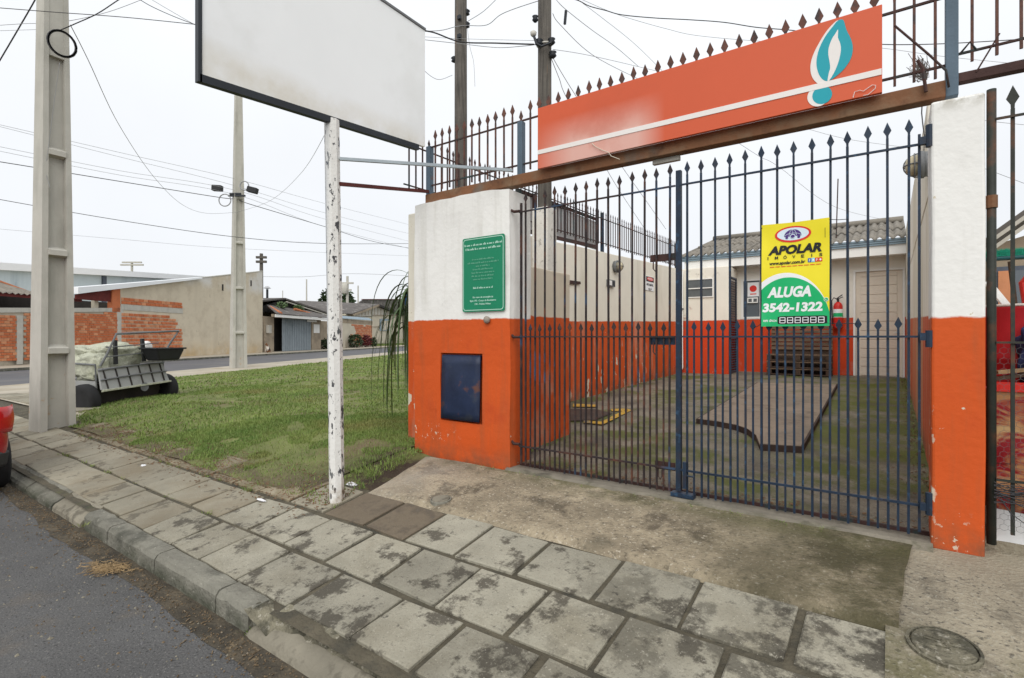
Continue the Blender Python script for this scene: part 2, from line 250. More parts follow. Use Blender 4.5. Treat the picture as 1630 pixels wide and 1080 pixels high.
X['rustbar'] = mat('gate_rusty_paint', (.030, .022, .023), .7, .3, 6, .15, 80, [((.13, .045, .022), 6, .5, .68, {'k': .8}), ((.03, .07, .13), 3.1, .57, .66, {'k': .8})])
X['rust'] = mat('rusty_steel', (.19, .085, .04), .75, .25, 2.5, .25, 50, [((.22, .16, .10), 3, .48, .66, {'k': .8}), ((.075, .035, .022), 5, .54, .68, {'k': .85}), ((.12, .14, .13), 2, .6, .72, {'k': .6})])
X['spear'] = mat('rusty_spear_paint', (.12, .055, .04), .75, .3, 9, .15, 80, [((.05, .04, .04), 12, .5, .65)])
X['darkrust'] = mat('dark_rusty_steel', (.055, .026, .022), .75, .3, 6, .2, 60, [((.03, .05, .05), 5, .52, .64)])
X['greenbar'] = mat('worn_green_black_paint', (.028, .032, .026), .6, .3, 5, .15, 60, [((.12, .045, .02), 5, .52, .66, {'k': .8})])
X['sign_or'] = mat('sign_orange', (.61, .105, .042), .5, .04, .6, .02, 20, [((.72, .52, .46), .01, 0, .1, {'mask': [('x', -1.40, -1.62), ('z', 3.10, 2.86), ('x', -2.62, -2.2)], 'k': .7}), ((.5, .09, .04), 1.4, .55, .7, {'k': .4})])
X['sign_wh'] = mat('sign_white', (.78, .74, .71), .5, .03, 1, 0)
X['teal'] = mat('sign_teal', (.012, .33, .40), .5, .03, 1, 0)
X['green'] = mat('plaque_green', (.008, .21, .105), .45, .05, 2, 0)
X['mint'] = mat('plaque_print', (.42, .66, .55), .5, .03, 2, 0)
X['paleline'] = mat('plaque_faint_print', (.12, .36, .24), .5, .03, 2, 0)
X['meter'] = mat('blue_meter_door', (.014, .024, .058), .4, .25, 5, .15, 30, [((.13, .05, .025), 5, .60, .70, {'k': .8}), ((.035, .045, .065), 4, .54, .68)])
X['gwhite'] = mat('print_white', (.80, .81, .82), .45, .02, 2, 0)
X['gyellow'] = mat('print_yellow', (.82, .70, .025), .45, .03, 2, 0)
X['ggreen'] = mat('print_green', (.01, .42, .14), .45, .03, 2, 0)
X['gpurple'] = mat('print_purple', (.075, .035, .20), .45, .03, 2, 0)
X['gred'] = mat('print_red', (.70, .035, .025), .45, .03, 2, 0)
X['gblack'] = mat('print_black', (.012, .012, .014), .45, .03, 2, 0)
X['gblue'] = mat('print_blue', (.04, .12, .42), .45, .03, 2, 0)
X['gsky'] = mat('print_sky', (.25, .60, .80), .45, .03, 2, 0)
X['gpale'] = mat('print_pale_blue', (.66, .78, .86), .45, .03, 2, 0)
X['conc'] = mat('pole_concrete', (.47, .455, .405), .9, .08, 2.5, .25, 60, [((.33, .32, .28), 3, .52, .7, {'stretch': (1, 1, .25), 'k': .6}), ((.45, .25, .10), 4.5, .64, .70, {'k': .7, 'mask': [('z', .85, .4)]})])
X['wood'] = mat('weathered_pole_wood', (.105, .095, .082), .9, .25, 3, .5, 40, [((.05, .045, .04), 6, .5, .66, {'stretch': (6, 6, .25)}), ((.20, .13, .085), 4, .6, .7, {'stretch': (6, 6, .3), 'k': .6})])
X['limewash'] = mat('limewashed_pole', (.62, .60, .55), .9, .08, 3, .5, 30, [((.30, .28, .25), 12, .57, .64, {'k': .8})])
X['palletwood'] = mat('pallet_wood', (.075, .048, .032), .85, .3, 3, .3, 50, [((.06, .04, .03), 4, .5, .66, {'stretch': (.4, 4, 4)})])
X['benchslat'] = mat('worn_bench_slat', (.17, .115, .075), .85, .3, 3, .3, 50, [((.08, .055, .04), 4, .5, .66, {'stretch': (.4, 4, 4)})])
X['roof'] = mat('fibre_cement_roof', (.215, .195, .165), .92, .18, 2.2, .4, 40, [((.10, .088, .072), 3, .5, .68, {'k': .8}), ((.33, .30, .26), 8, .6, .7, {'k': .6})])
X['gutterm'] = mat('blue_grey_gutter', (.20, .27, .32), .45, .1, 2, .05, 40)
X['glass'] = mat('window_glass', (.10, .12, .14), .08, .1, 1, 0, spec=.6)
X['louvre'] = mat('louvre_glass', (.10, .11, .115), .25, .15, 3, 0, spec=.5)
X['grille'] = mat('grey_blue_door_steel', (.075, .09, .12), .55, .2, 5, .1, 60)
X['red'] = mat('fire_red', (.55, .025, .018), .35, .08, 3, .02, 30)
X['carred'] = mat('car_red', (.34, .012, .018), .22, .05, 1, 0, spec=.6)
X['lampred'] = mat('tail_lamp_red', (.50, .012, .015), .12, .05, 1, 0, spec=.6)
X['rubber'] = mat('rubber', (.022, .022, .023), .85, .2, 6, .2, 60)
X['chrome'] = mat('bright_metal', (.5, .5, .5), .35, .05, 2, 0, metal=.8)
X['bag'] = mat('dirty_white_bag', (.47, .48, .38), .85, .2, 3, .8, 9, [((.30, .31, .18), 3, .52, .70, {'k': .6})], bdist=.08)
X['cartside'] = mat('grey_cart_panel', (.34, .345, .335), .75, .15, 3, .2, 30, [((.17, .17, .16), 3, .54, .7, {'k': .7})])
X['cartdark'] = mat('dark_cart_steel', (.035, .03, .026), .8, .3, 4, .2, 30)
X['steel'] = mat('grey_steel_tube', (.15, .155, .16), .5, .2, 4, .1, 50)
X['brick1'] = mat('hollow_brick', (.50, .155, .065), .9, .2, 1.5, .3, 25, [((.24, .10, .06), 1.5, .55, .72, {'k': .6})])
X['brick2'] = mat('hollow_brick_pale', (.56, .25, .13), .9, .2, 2, .3, 25)
X['mortar'] = mat('wall_mortar', (.42, .37, .29), .95, .15, 2, .3, 30, [((.07, .06, .05), .8, .45, .62, {'mask': [('z', .5, -.1)], 'k': .8})])
X['beige'] = mat('beige_render', (.60, .53, .41), .9, .06, .35, .15, 12, [((.63, .61, .57), .35, .42, .55, {'mask': [('z', 5.2, 5.9)]}), ((.50, .34, .15), .8, .35, .62, {'mask': [('z', 1.0, -.2)], 'k': .75}), ((.42, .35, .26), .9, .48, .68, {'k': .6, 'det': 12, 'ro': .75}), ((.30, .25, .18), .35, .50, .72, {'k': .5, 'stretch': (1, 1, .15), 'det': 10}), ((.12, .10, .08), 2, .68, .71, {'stretch': (1, 1, .35)})])
X['bluewall'] = mat('pale_blue_sheet_wall', (.50, .58, .62), .6, .05, .5, .05, 10, [((.42, .5, .55), 1.5, .5, .7, {'stretch': (1, 1, .05)})])
X['whiteroof'] = mat('white_sheet_roof', (.80, .82, .84), .5, .04, .5, .05, 10)
X['greyroof'] = mat('old_grey_roof', (.115, .105, .098), .92, .2, .8, .3, 10, [((.30, .28, .26), 1.2, .55, .7)])
X['terra'] = mat('terracotta_tile', (.46, .165, .075), .85, .3, 3, .2, 20)
X['redwood'] = mat('dark_red_board', (.13, .025, .022), .8, .2, 3, .1, 30)
X['dark'] = mat('unlit_room_board', (.035, .032, .03), .9, .2, 3, .1, 30)  # near-black colour puts the shade inside shed and entry into the surface
X['metalgate'] = mat('blue_grey_sheet_door', (.27, .31, .34), .6, .1, 1, .1, 12, [((.12, .16, .18), .7, .5, .68, {'mask': [('z', 1.5, 3)], 'k': .8})])
X['plasterbrown'] = mat('brown_render', (.33, .27, .20), .92, .15, .8, .2, 20, [((.16, .13, .10), 1, .5, .7, {'k': .6})])
X['woodhouse'] = mat('grey_plank_paint', (.47, .45, .40), .85, .10, 1.2, .2, 12, [((.33, .30, .25), 1, .5, .7, {'stretch': (1, 1, .2), 'k': .6})])
X['palebeige'] = mat('pale_beige_render', (.55, .50, .40), .9, .08, .8, .1, 12, [((.24, .18, .12), 1.2, .45, .62, {'mask': [('z', 1.4, .2)], 'k': .7})])
X['leafdark'] = mat('dark_leaf', (.028, .05, .018), .6, .35, 2, 0)
X['leafred'] = mat('dark_red_leaf', (.11, .02, .022), .6, .35, 2, 0)
X['palmleaf'] = mat('palm_leaf', (.075, .125, .045), .5, .3, 3, .1, 30, [((.14, .17, .09), 5, .55, .7)])
X['stem'] = mat('plant_stem', (.10, .075, .05), .9, .2, 5, .3, 30)
X['tankblue'] = mat('water_tank_blue', (.03, .13, .36), .5, .1, 1, 0)
X['jeans'] = mat('blue_denim', (.03, .04, .12), .9, .25, 6, .4, 40)
X['broom'] = mat('green_bristle', (.02, .34, .22), .7, .25, 30, 0)
X['tealpl'] = mat('dark_teal_plastic', (.02, .10, .11), .5, .1, 3, 0)
X['paper'] = mat('litter_paper', (.78, .78, .80), .8, .05, 5, .2, 30)
X['straw'] = mat('dry_grass', (.30, .21, .11), .85, .35, 20, 0)
X['litter'] = mat('gutter_crumbs', (.14, .10, .06), .9, .5, 25, 0, 1, [((.30, .26, .20), 40, .58, .66)])
X['drumred'] = mat('drum_red', (.48, .022, .03), .5, .12, 4, .1, 30, [((.62, .3, .3), 20, .70, .74)])
X['poster'] = mat('printed_carton', (.46, .23, .10), .55, .3, 3, .05, 20, [((.30, .012, .018), 3.2, .46, .56, {'stretch': (1, 1, 2.2), 'dist': 1.2}), ((.60, .40, .19), 3.6, .54, .66, {'stretch': (1, 1, 1.6), 'dist': .8}), ((.10, .012, .012), 4, .60, .66, {'stretch': (.8, 1, 3)}), ((.48, .47, .49), 4.5, .68, .71, {'dist': .8})])
X['dogfur'] = mat('brown_white_fur', (.18, .085, .04), .9, .3, 3, 0, 1, [((.70, .66, .60), 1.9, .52, .57), ((.03, .025, .02), 2.3, .57, .62)])
X['lampglass'] = mat('frosted_lamp_glass', (.50, .44, .30), .4, .05, 3, 0)
X['glassdark'] = mat('car_glass', (.015, .018, .02), .08, .1, 1, 0, spec=.6)
X['porcelain'] = mat('insulator_porcelain', (.55, .53, .48), .35, .05, 3, 0)

# ------------------------------------------------------------------ ground, roads, pavements
def sw(x, y):                                  # height of the sloping pavement
    return -.335+.15*(y-1.6)*(.35+.65*cl((x+18)/7))
def lawn_z(x, y):
    g = cl((14.9-n_of(x, y))/8); b = min(.02, -.165+.14*(y-2.75))
    return -.335+g*(b+.335)+(.05*max(0, noise.noise((x*1.3, y*2.5, 3))+.15)*cl((3.4-y)/.5)*cl((-4.1-x)/.4))
struct(MB().mm(-520, 520, -520, 520, -1.5, -.56).build('ground', X['ground']))
r = MB(); r.mm(-120, 40, -16, 1.50, -.55, -.48); struct(r.build('road', X['asphalt']))
r = MB(); r.snb(-60, 320, 17.9, 27.2, -.55, -.474); struct(r.build('side_street', X['asphalt2']))
# dirt along the gutter
g = MB(); xs = np.arange(-12, 3.2, .16); edge = [1.40+.055*noise.noise((x*1.3, 0, 0))+.035*noise.noise((x*5, 3, 0)) for x in xs]
vs = [];
for x, e in zip(xs, edge): vs += [(x, e-.06*abs(math.sin(x*.8)), -.477), (x, 1.505, -.470), (x, 1.60, -.466)]
n = len(xs); g.add(vs, [(3*i+k, 3*i+3+k, 3*i+4+k, 3*i+1+k) for i in range(n-1) for k in (0, 1)])
struct(g.build('gutter_dirt', X['gutter']))
# far pavement and kerb of the side street
f = MB(); f.snb(-20, 320, 27.35, 31.4, -.55, -.33); fw = struct(f.build('far_pavement', X['walk']))
fk = struct(MB().snb(-20, 320, 27.2, 27.35, -.55, -.335).build('far_kerb', X['kerb']))
f = MB(); f.snb(-60, 320, 14.85, 17.75, -.55, -.338); struct(f.build('side_pavement', X['walk']))
struct(MB().snb(-60, 320, 17.75, 17.9, -.55, -.36).build('side_kerb', X['lip']))
# corner paving left of the tall pole
c = MB(); pl = [(-11.0, 2.90), (-19.2, 2.93), (-21.0, 6.3), (-17.5, 6.2), (-14.6, 4.3)]
c.add([(x, y, sw(x, 2.9)+.004 if y < 3 else lawn_z(x, y)+.02) for x, y in pl], [(4, 3, 2, 1, 0)]); cpv = struct(c.build('corner_pavement', X['walk']))
def cpz(x, y): return sw(x, 2.9)+(lawn_z(x, y)-sw(x, 2.9))*cl((y-2.9)/2.2)+.03
for i in range(9):
    for jj in range(5):
        x0_, y0_ = -11.9-.72*i+.05*jj, 2.99+.58*jj; x1_, y1_ = x0_-.70, y0_+.56
        if y0_ > 2.99+(-x0_-11.0)*.40 or n_of(x1_, y1_) > 14.7: continue
        P = [(x1_+U(-.01, .01), y0_), (x0_, y0_+U(-.01, .01)), (x0_, y1_), (x1_, y1_)]; mb = MB(); mb.add([(x, y, cpz(x, y)-.05) for x, y in P]+[(x, y, cpz(x, y)+U(-.006, .006)) for x, y in P], [(4, 5, 6, 7), (0, 1, 5, 4), (1, 2, 6, 5), (2, 3, 7, 6), (3, 0, 4, 7)]); mb.build('paving_slab', X['slab_far'], cpv)
# sloping pavement with slabs
b = MB(); b.sheet(120, 6, lambda i, j: (-17.5+20.7*i, 1.60+1.40*j, sw(-17.5+20.7*i, 1.6+1.4*j)-.017)); side = struct(b.build('sidewalk', X['joint']))
def slab(x0, x1, y0, y1, m, gap=.016):
    x0 += gap*U(.6, 1.2); x1 -= gap*U(.6, 1.2); j = lambda: U(-.010, .010); tz = [U(-.007, .006) for _ in range(4)]
    P = [(x0+j(), y0+j()), (x1+j(), y0+j()), (x1+j(), y1+j()), (x0+j(), y1+j())]
    cx, cy = (x0+x1)/2, (y0+y1)/2; e = .007; vs = []
    for k, (x, y) in enumerate(P): vs.append((x, y, sw(x, y)-.045))
    for k, (x, y) in enumerate(P): vs.append((x, y, sw(x, y)-.006+tz[k]))
    for k, (x, y) in enumerate(P): vs.append((x+(e if x < cx else -e), y+(e if y < cy else -e), sw(x, y)+tz[k]))
    mb = MB(); mb.add(vs, [(8, 9, 10, 11)]+[(a+k, a+(k+1) % 4, a+4+(k+1) % 4, a+4+k) for a in (0, 4) for k in range(4)])
    return mb.build('paving_slab', m, side)
def row(y0, y1, joints, stop, pitch, gap):
    j = list(joints)
    while j[-1] > stop: j.append(j[-1]-pitch*U(.94, 1.06))
    for a, bb in zip(j[1:], j[:-1]):
        cx = (a+bb)/2; far = cx < -4.6
        if y0 > 2.4 and cx < -9.9: continue
        m = X['slab']
        if far or (y0 > 2.4 and cx < -3.2): m = X['slab_far']
        if y0 > 2.4 and cx < -4.0: m = X['slab_dirt']
        if y0 > 2.4 and -3.75 < cx < -2.72: m = X['slab_brown']
        if y0 < 2.4 and -4.6 < cx < -.5 and random.random() < .07:
            m_ = a+(bb-a)*U(.4, .6); slab(a, m_, y0, y1+U(-.006, .006), m, gap*.8); slab(m_, bb, y0+U(-.006, .006), y1, m, gap*.35); continue
        slab(a, bb, y0+U(-.006, .006), y1+U(-.006, .006), m, gap if not far else gap*.6)
row(1.685, 2.05, [2.3, 1.78, 1.26, .74, .22, -.29, -.79, -1.29, -1.77, -2.23, -2.79, -3.35, -3.86, -4.33, -4.84, -5.34], -17, .5, .018)
row(2.085, 2.485, [2.25, 1.77, 1.3, .83, .35, -.12, -.6, -1.07, -1.54, -2.02, -2.51, -3.01, -3.51, -3.98], -17, .49, .018)
row(2.53, 2.94, [.02, -.36, -.835, -1.30, -1.815, -2.272, -2.74, -3.18, -3.68, -4.16], -9.7, .48, .02)
# concrete apron right of the ramp
def rz(y): return -.118+.098*(y-2.955)
a = MB(); a.sheet(30, 24, lambda i, j: (.0+3.1*i-.02*(1-i), 2.55+1.55*j, (sw(.5, 2.55+1.55*j)+.006 if j < .26 else min(rz(2.55+1.55*j)-.016, -.016))+.006*noise.noise((i*9, j*6, 4))))
struct(a.build('concrete_apron', X['apron'], smooth=True))
# the ramp up to the gate
def rampf(i, j):
    y = 2.955+.945*j; x0 = -3.66-.36*j+.05*math.sin(j*3); x1 = .03+.075*j**1.5+.010*noise.noise((j*4, 2, 0))
    if j == 0: y += .012*noise.noise((i*14, 0, 0))-.10*cl((.12-i)/.12)
    x = x0+(x1-x0)*i; ed = min(1, min(j, .0+i*1.5)/.06)
    return (x, y, rz(y)+.007*noise.noise((x*2, y*2, 0))+.003*noise.noise((x*9, y*9, 0))-.03*(1-ed)*(1 if j < .06 or i < .05 else .2))
ramp = struct(MB().sheet(120, 34, rampf).build('driveway_ramp', X['ramp'], smooth=True))
t = MB(); t.sheet(90, 5, lambda i, j: (-2.9+3.1*i, (3.865+.02*noise.noise((i*30, 0, 0))+.02*noise.noise((i*9, 5, 0)))*(1-j)+4.22*j, -.012-(.035 if j == 0 else 0)+.003*noise.noise((i*40, j*3, 0))))
struct(t.build('gate_threshold', X['thresh'], smooth=False))
# yard floor
struct(MB().sheet(24, 40, lambda i, j: (-4.45+4.75*i, 4.10+10.58*j, .03*(.10+10.58*j)-.004+.012*noise.noise((i*5, j*12, 1)))).build('yard_floor', X['yard'], smooth=True))
yz = lambda y: .03*(y-4)
struct(MB().mm(-2.85, .19, 4.085, 4.105, -.02, .012).build('gate_track', X['darkrust']))
# kerb stones
kb = struct(MB().mm(-5.72, -2.9, 1.56, 1.64, -.52, -.40).build('kerb', X['kerb']))
kx = [-2.93, -3.31, -4.21, -5.12, -5.70]
def kerbstone(x0, x1, top, m, y0=1.535, y1=1.665, back=.004):
    mb = MB(); ns = 6; pr = [(y0-.008, -.53), (y0, top-.035), (y0+.02, top-.008), (y0+.04, top), (y1, top+back), (y1, -.53)]
    vs = [(x0+(x1-x0)*k/ns+(0 if 0 < k < ns else (.006 if k == 0 else -.006)), y+.010*noise.noise((x0+k*.9, y*8, z*9)), z+(.010*noise.noise((x0*3+k, y*9, z)) if z > -.5 else 0)) for k in range(ns+1) for y, z in pr]
    q = len(pr); mb.add(vs, [(k*q+i, k*q+i+1, (k+1)*q+i+1, (k+1)*q+i) for k in range(ns) for i in range(q-1)]+[tuple(range(q))[::-1], tuple(range(ns*q, ns*q+q))])
    return mb.build('kerb_stone', m, kb)
for a_, b_ in zip(kx[1:], kx[:-1]): kerbstone(a_, b_, -.333, X['kerb'])
xx = -5.74
for k in range(12):
    d = U(.75, .95); kerbstone(xx-d, xx-.012, -.40+.004*k, X['lip'] if k == 0 else X['kerb'], 1.52, 1.688, .072-.004*k); xx -= d
# broken mossy end of the kerb and the dropped lip beyond it
def moss(i, j):
    x = -2.96+1.15*i; y0_ = 1.52+.075*i**.8; y = y0_+(1.70-y0_)*j; top = -.325 if j > .5 else 0
    z = -.335+(-.07*(1-j)*cl(i*5)) - .05*cl((.4-j)*2.5)*cl(i*4)
    return (x, y, z+.022*noise.noise((x*8, y*11, 0))+.012*noise.noise((x*20, y*22, 3)))
struct(MB().sheet(40, 9, moss).build('kerb_end', X['moss_conc'], smooth=True))
struct(MB().sheet(60, 6, lambda i, j: (-2.98+6*i, 1.50+.115*j, -.462+.075*j**.7+.010*noise.noise((i*50, j*4, 0))-(.04 if j == 0 else 0)-(0.05 if i == 0 else 0))).build('dropped_kerb', X['lip'], smooth=True))

# lawn
bm = bmesh.new(); L = []
gs = np.concatenate([np.arange(-10, 14, .25), np.arange(14, 110.1, .5)]); gn = np.concatenate([np.arange(-1.5, 9, .25), np.arange(9, 14.9, .5), [14.9]])
idx = {}
for i, s_ in enumerate(gs):
    for j, n_ in enumerate(gn):
        p = sn(s_, n_, 0); idx[i, j] = bm.verts.new((p.x, p.y, 0))
for i in range(len(gs)-1):
    for j in range(len(gn)-1): bm.faces.new((idx[i, j], idx[i+1, j], idx[i+1, j+1], idx[i, j+1]))
def cut(co, no): bmesh.ops.bisect_plane(bm, geom=bm.verts[:]+bm.edges[:]+bm.faces[:], plane_co=co, plane_no=no, clear_outer=True)
cut((0, 2.60, 0), (0, -1, 0)); cut((-4.22, 0, 0), (1, 0, 0)); cut((-11.2, 2.7, 0), Vector((-1.9, -4.2, 0))); cut((0, 75, 0), (0, 1, 0))
for v in bm.verts: v.co.z = lawn_z(v.co.x, v.co.y)+.015*noise.noise((v.co.x*.8, v.co.y*.8, 0))
pb = [bm.verts.new((x, y, lawn_z(x, y)-.004-.06*(x > -4))) for x, y in [(-4.23, 2.72), (-3.45, 2.80), (-3.5, 3.15), (-3.7, 3.96), (-4.23, 3.96)]]; bm.faces.new(pb)
bmesh.ops.recalc_face_normals(bm, faces=bm.faces)
me = D.meshes.new('lawn'); bm.to_mesh(me); bm.free(); me.materials.append(X['soil']); lo = D.objects.new('lawn', me); COL.objects.link(lo); struct(lo)
# grass blades: short tufts, larger and sparser with distance
def blades(nb, rmin, rmax, bw, bh):
    u = rs.rand(nb*6); ang = np.radians(rs.uniform(35.77-8, 35.77+46, nb*6)); rr = np.sqrt(rmin**2+(rmax**2-rmin**2)*u)
    x = -np.sin(ang)*rr; y = np.cos(ang)*rr; nn = x*ND[0]+y*ND[1]
    ok = (nn < 14.85) & (y > 2.60) & ((x < -4.24) | ((y < 3.95) & (x < -3.72-.26*(y-2.85)))) & ((-1.9*(x+11.2)-4.2*(y-2.7)) < 0)
    x, y = x[ok][:nb], y[ok][:nb]; V = []; k = 0
    for X_, Y_ in zip(x, y):
        d = noise.noise((X_*.7, Y_*.7, 2))+.6*noise.noise((X_*2.6, Y_*2.6, 7))
        near = cl((3.0-Y_)/.4)*.75+cl((X_+5.3)/1.2)*cl((4.2-Y_)/.8)*1.1
        if d < -.30+near*.75 and random.random() < .88: continue
        z = lawn_z(X_, Y_)+.012*noise.noise((X_*.8, Y_*.8, 0)); a = random.random()*6.283; h = bh*U(.35, 1.25); w_ = bw*U(.6, 1.3)
        dx, dy = math.cos(a)*w_, math.sin(a)*w_; b_ = U(0, 1)*h
        V += [(X_-dx, Y_-dy, z-.01), (X_+dx, Y_+dy, z-.01), (X_-dy/w_*b_, Y_+dx/w_*b_, z+h)]
    return V
GV = blades(90000, 3.8, 8.5, .0055, .028)+blades(80000, 7.5, 15, .011, .034)+blades(40000, 14, 32, .025, .045)+blades(14000, 30, 70, .06, .07)
me = D.meshes.new('grass'); nv = len(GV); me.vertices.add(nv); me.vertices.foreach_set('co', np.array(GV).ravel()); me.loops.add(nv); me.loops.foreach_set('vertex_index', np.arange(nv, dtype=np.int32))
me.polygons.add(nv//3); me.polygons.foreach_set('loop_start', np.arange(0, nv, 3, dtype=np.int32)); me.update(calc_edges=True); me.materials.append(X['grass'])
go = D.objects.new('grass', me); COL.objects.link(go); stuff(go)

# ------------------------------------------------------------------ gate pillars and walls
lp = thing('gate_pillar', 'wide white and orange pillar with blue meter door left of the gate', 'pillar', (-3.5, 4.05, 0))
def rough_box(x0, x1, y0, y1, z0, z1, amp, name, m, parent, seg=.16, bev=.012):
    bm = bmesh.new(); bmesh.ops.create_cube(bm, size=1)
    for v in bm.verts: v.co = (x0+(v.co.x+.5)*(x1-x0), y0+(v.co.y+.5)*(y1-y0), z0+(v.co.z+.5)*(z1-z0))
    for ax, (a, b_) in enumerate(((x0, x1), (y0, y1), (z0, z1))):
        k = int((b_-a)/seg)
        for i in range(1, k+1):
            co = [0, 0, 0]; no = [0, 0, 0]; co[ax] = a+(b_-a)*i/(k+1); no[ax] = 1
            bmesh.ops.bisect_plane(bm, geom=bm.verts[:]+bm.edges[:]+bm.faces[:], plane_co=co, plane_no=no)
    for v in bm.verts:
        q = v.co*1.7; v.co += Vector((noise.noise(q), noise.noise(q+Vector((9, 0, 0))), noise.noise(q+Vector((0, 9, 0)))*1.2))*amp
    mb = MB(); mb.v = [tuple(v.co) for v in bm.verts]; bm.verts.index_update(); mb.f = [tuple(v.index for v in f_.verts) for f_ in bm.faces]; mb.mi = [0]*len(mb.f); bm.free()
    return mb.build(name, m, parent, bevel=bev)
# front mass with the meter recess left open: four pieces round it
px0, px1, py0, py1 = -4.13, -2.87, 3.95, 4.30
bm = bmesh.new()
def pillar_front():
    mb = MB(); xs_ = list(np.linspace(px0, -3.745, 4))+list(np.linspace(-3.195, px1, 4)); xs_ = sorted(set(list(np.round(xs_, 4))+list(np.round(np.linspace(-3.745, -3.195, 5), 4))))
    zs_ = sorted(set(list(np.round(np.linspace(-.06, .355, 4), 4))+list(np.round(np.linspace(.355, 1.04, 6), 4))+list(np.round(np.linspace(1.04, 2.61, 11), 4))))
    def pt(x, z, y): return (x+.012*noise.noise((x*3, z*1.5, 1)), y+.012*noise.noise((x*1.4, z*1.4, 0))+.006*noise.noise((x*6, z*6, 0)), z+(.020*noise.noise((x*4, 0, 3))+(.03*cl((x-px1+.45)/.45)*-1) if z > 2.6 else 0))
    I = {}; vs = []
    for i, x in enumerate(xs_):
        for j, z in enumerate(zs_): I[i, j] = len(vs); vs.append(pt(x, z, py0))
    fs = []; hole = lambda x, z: -3.745 < x < -3.195 and .355 < z < 1.04
    for i in range(len(xs_)-1):
        for j in range(len(zs_)-1):
            if not hole((xs_[i]+xs_[i+1])/2, (zs_[j]+zs_[j+1])/2): fs.append((I[i, j], I[i+1, j], I[i+1, j+1], I[i, j+1]))
    o = len(vs); 
    for i, x in enumerate(xs_):
        for j, z in enumerate(zs_): vs.append(pt(x, z, py1))
    for j in range(len(zs_)-1):
        a = len(xs_)-1; fs += [(I[a, j], o+I[a, j], o+I[a, j+1], I[a, j+1]), (o+I[0, j], I[0, j], I[0, j+1], o+I[0, j+1])]
    for i in range(len(xs_)-1):
        q = len(zs_)-1; fs += [(I[i, q], I[i+1, q], o+I[i+1, q], o+I[i, q])]
        for j in range(len(zs_)-1): fs.append((o+I[i, j], o+I[i, j+1], o+I[i+1, j+1], o+I[i+1, j]))
    h = [(-3.745, .355), (-3.195, .355), (-3.195, 1.04), (-3.745, 1.04)]; b0 = len(vs)
    for x, z in h: vs += [pt(x, z, py0), (x, py0+.07, z)]
    for k in range(4): k2 = (k+1) % 4; fs.append((b0+2*k, b0+2*k2, b0+2*k2+1, b0+2*k+1))
    fs.append((b0+1, b0+3, b0+5, b0+7))
    mb.add(vs, fs); return mb.build('pillar_body', X['pillar_l'], lp, fix=True)
pillar_front()
rough_box(-4.36, -3.09, 4.302, 5.475, -.06, 1.945, .012, 'side_block', X['block'], lp)
d = MB().sheet(6, 8, lambda i, j: (-3.725+.50*i, 3.965-.022*math.sin(math.pi*i)*math.sin(math.pi*j)-(.02*(1-j)), .375+.635*j)); dr = d.build('meter_door', X['meter'], lp, smooth=True)
md = dr.modifiers.new('solid', 'SOLIDIFY'); md.thickness = .018; md.offset = -1
MB().mm(-3.725, -3.225, 3.95, 3.985, 1.008, 1.022).build('door_hood', X['meter'], lp)
kn = tag(MB().lathe([(.018, 0), (.034, -.012), (.036, -.03), (.022, -.045), (.006, -.05)], (-3.126, 3.95, 1.365), 12, 'y').build('doorbell', mat('bell_grey', (.30, .26, .22), .6), smooth=True), 'small round grey bell under the green plaque', 'bell')
rp_ = thing('gate_pillar', 'slim white and orange pillar right of the gate', 'pillar', (.31, 4.07, 0))
rough_box(.192, .432, 3.95, 4.24, -.05, 2.58, .006, 'pillar_body', X['pillar'], rp_, bev=.014)
lw = thing('yard_wall', 'long cream and orange wall along the left of the yard', 'wall', (-4.5, 9, 0))
rough_box(-4.58, -4.40, 4.28, 13.60, -.3, 2.64, .01, 'wall_body', X['lwall'], lw, .6, .01)
for o in lw.children:
    for v in o.data.vertices:
        if v.co.z > 1.2: v.co.z += .034*(v.co.y)+.17-.01
rw = thing('boundary_wall', 'tall stained wall along the right of the yard behind the slim pillar', 'wall', (.35, 9.5, 0))
rough_box(.272, .40, 4.25, 14.60, -.1, 2.45, .006, 'wall_body', X['rwall'], rw, .5, .01); rough_box(.268, .368, 6.0, 14.60, 2.46, 3.32, .006, 'wall_top', X['rwall'], rw, .5, .01)
rw.children[0]['keep'] = 1
for o in list(rw.children)[1:]:
    for v in o.data.vertices:
        if v.co.z > .2: v.co.z += .03*(v.co.y)+.12
del rw.children[0]['keep']

# ------------------------------------------------------------------ gate leaves
def spear(c, w, h, th=.007):                   # flat diamond spear head
    x, y, z = c; mb = MB()
    pr = [(0, 0), (.16, 0), (.16, .22), (.5, .50), (.30, .72), (0, 1), (-.30, .72), (-.5, .50), (-.16, .22), (-.16, 0)]
    pr = [(.14, 0), (.16, .2), (.5, .46), (.24, .74), (0, 1), (-.24, .74), (-.5, .46), (-.16, .2), (-.14, 0)]
    return mb.prism([(x+a*w, y-th/2, z+b_*h) for a, b_ in pr], (0, th, 0))
def bar_proto(x, y, z0, z1, bw, sw_, sh, m, parent, ms=None, name='bar'):
    b = MB().mm(x-bw/2, x+bw/2, y-bw/2, y+bw/2, z0, z1).build(name, m, parent)
    spear((x, y, z1), sw_, sh).build('spear_tip', ms or m, b); return b
def bars(xs, y, z0, z1, bw, sw_, sh, m, parent, ms=None):
    p = bar_proto(xs[0], y, z0, z1, bw, sw_, sh, m, parent, ms); c = WL[p.name].copy()
    for x in xs[1:]:
        b_ = dup(p, (x+U(-.003, .003), c.y, c.z+U(-.008, .008)), parent); b_.rotation_euler = (0, U(-.003, .003), U(-.12, .12))
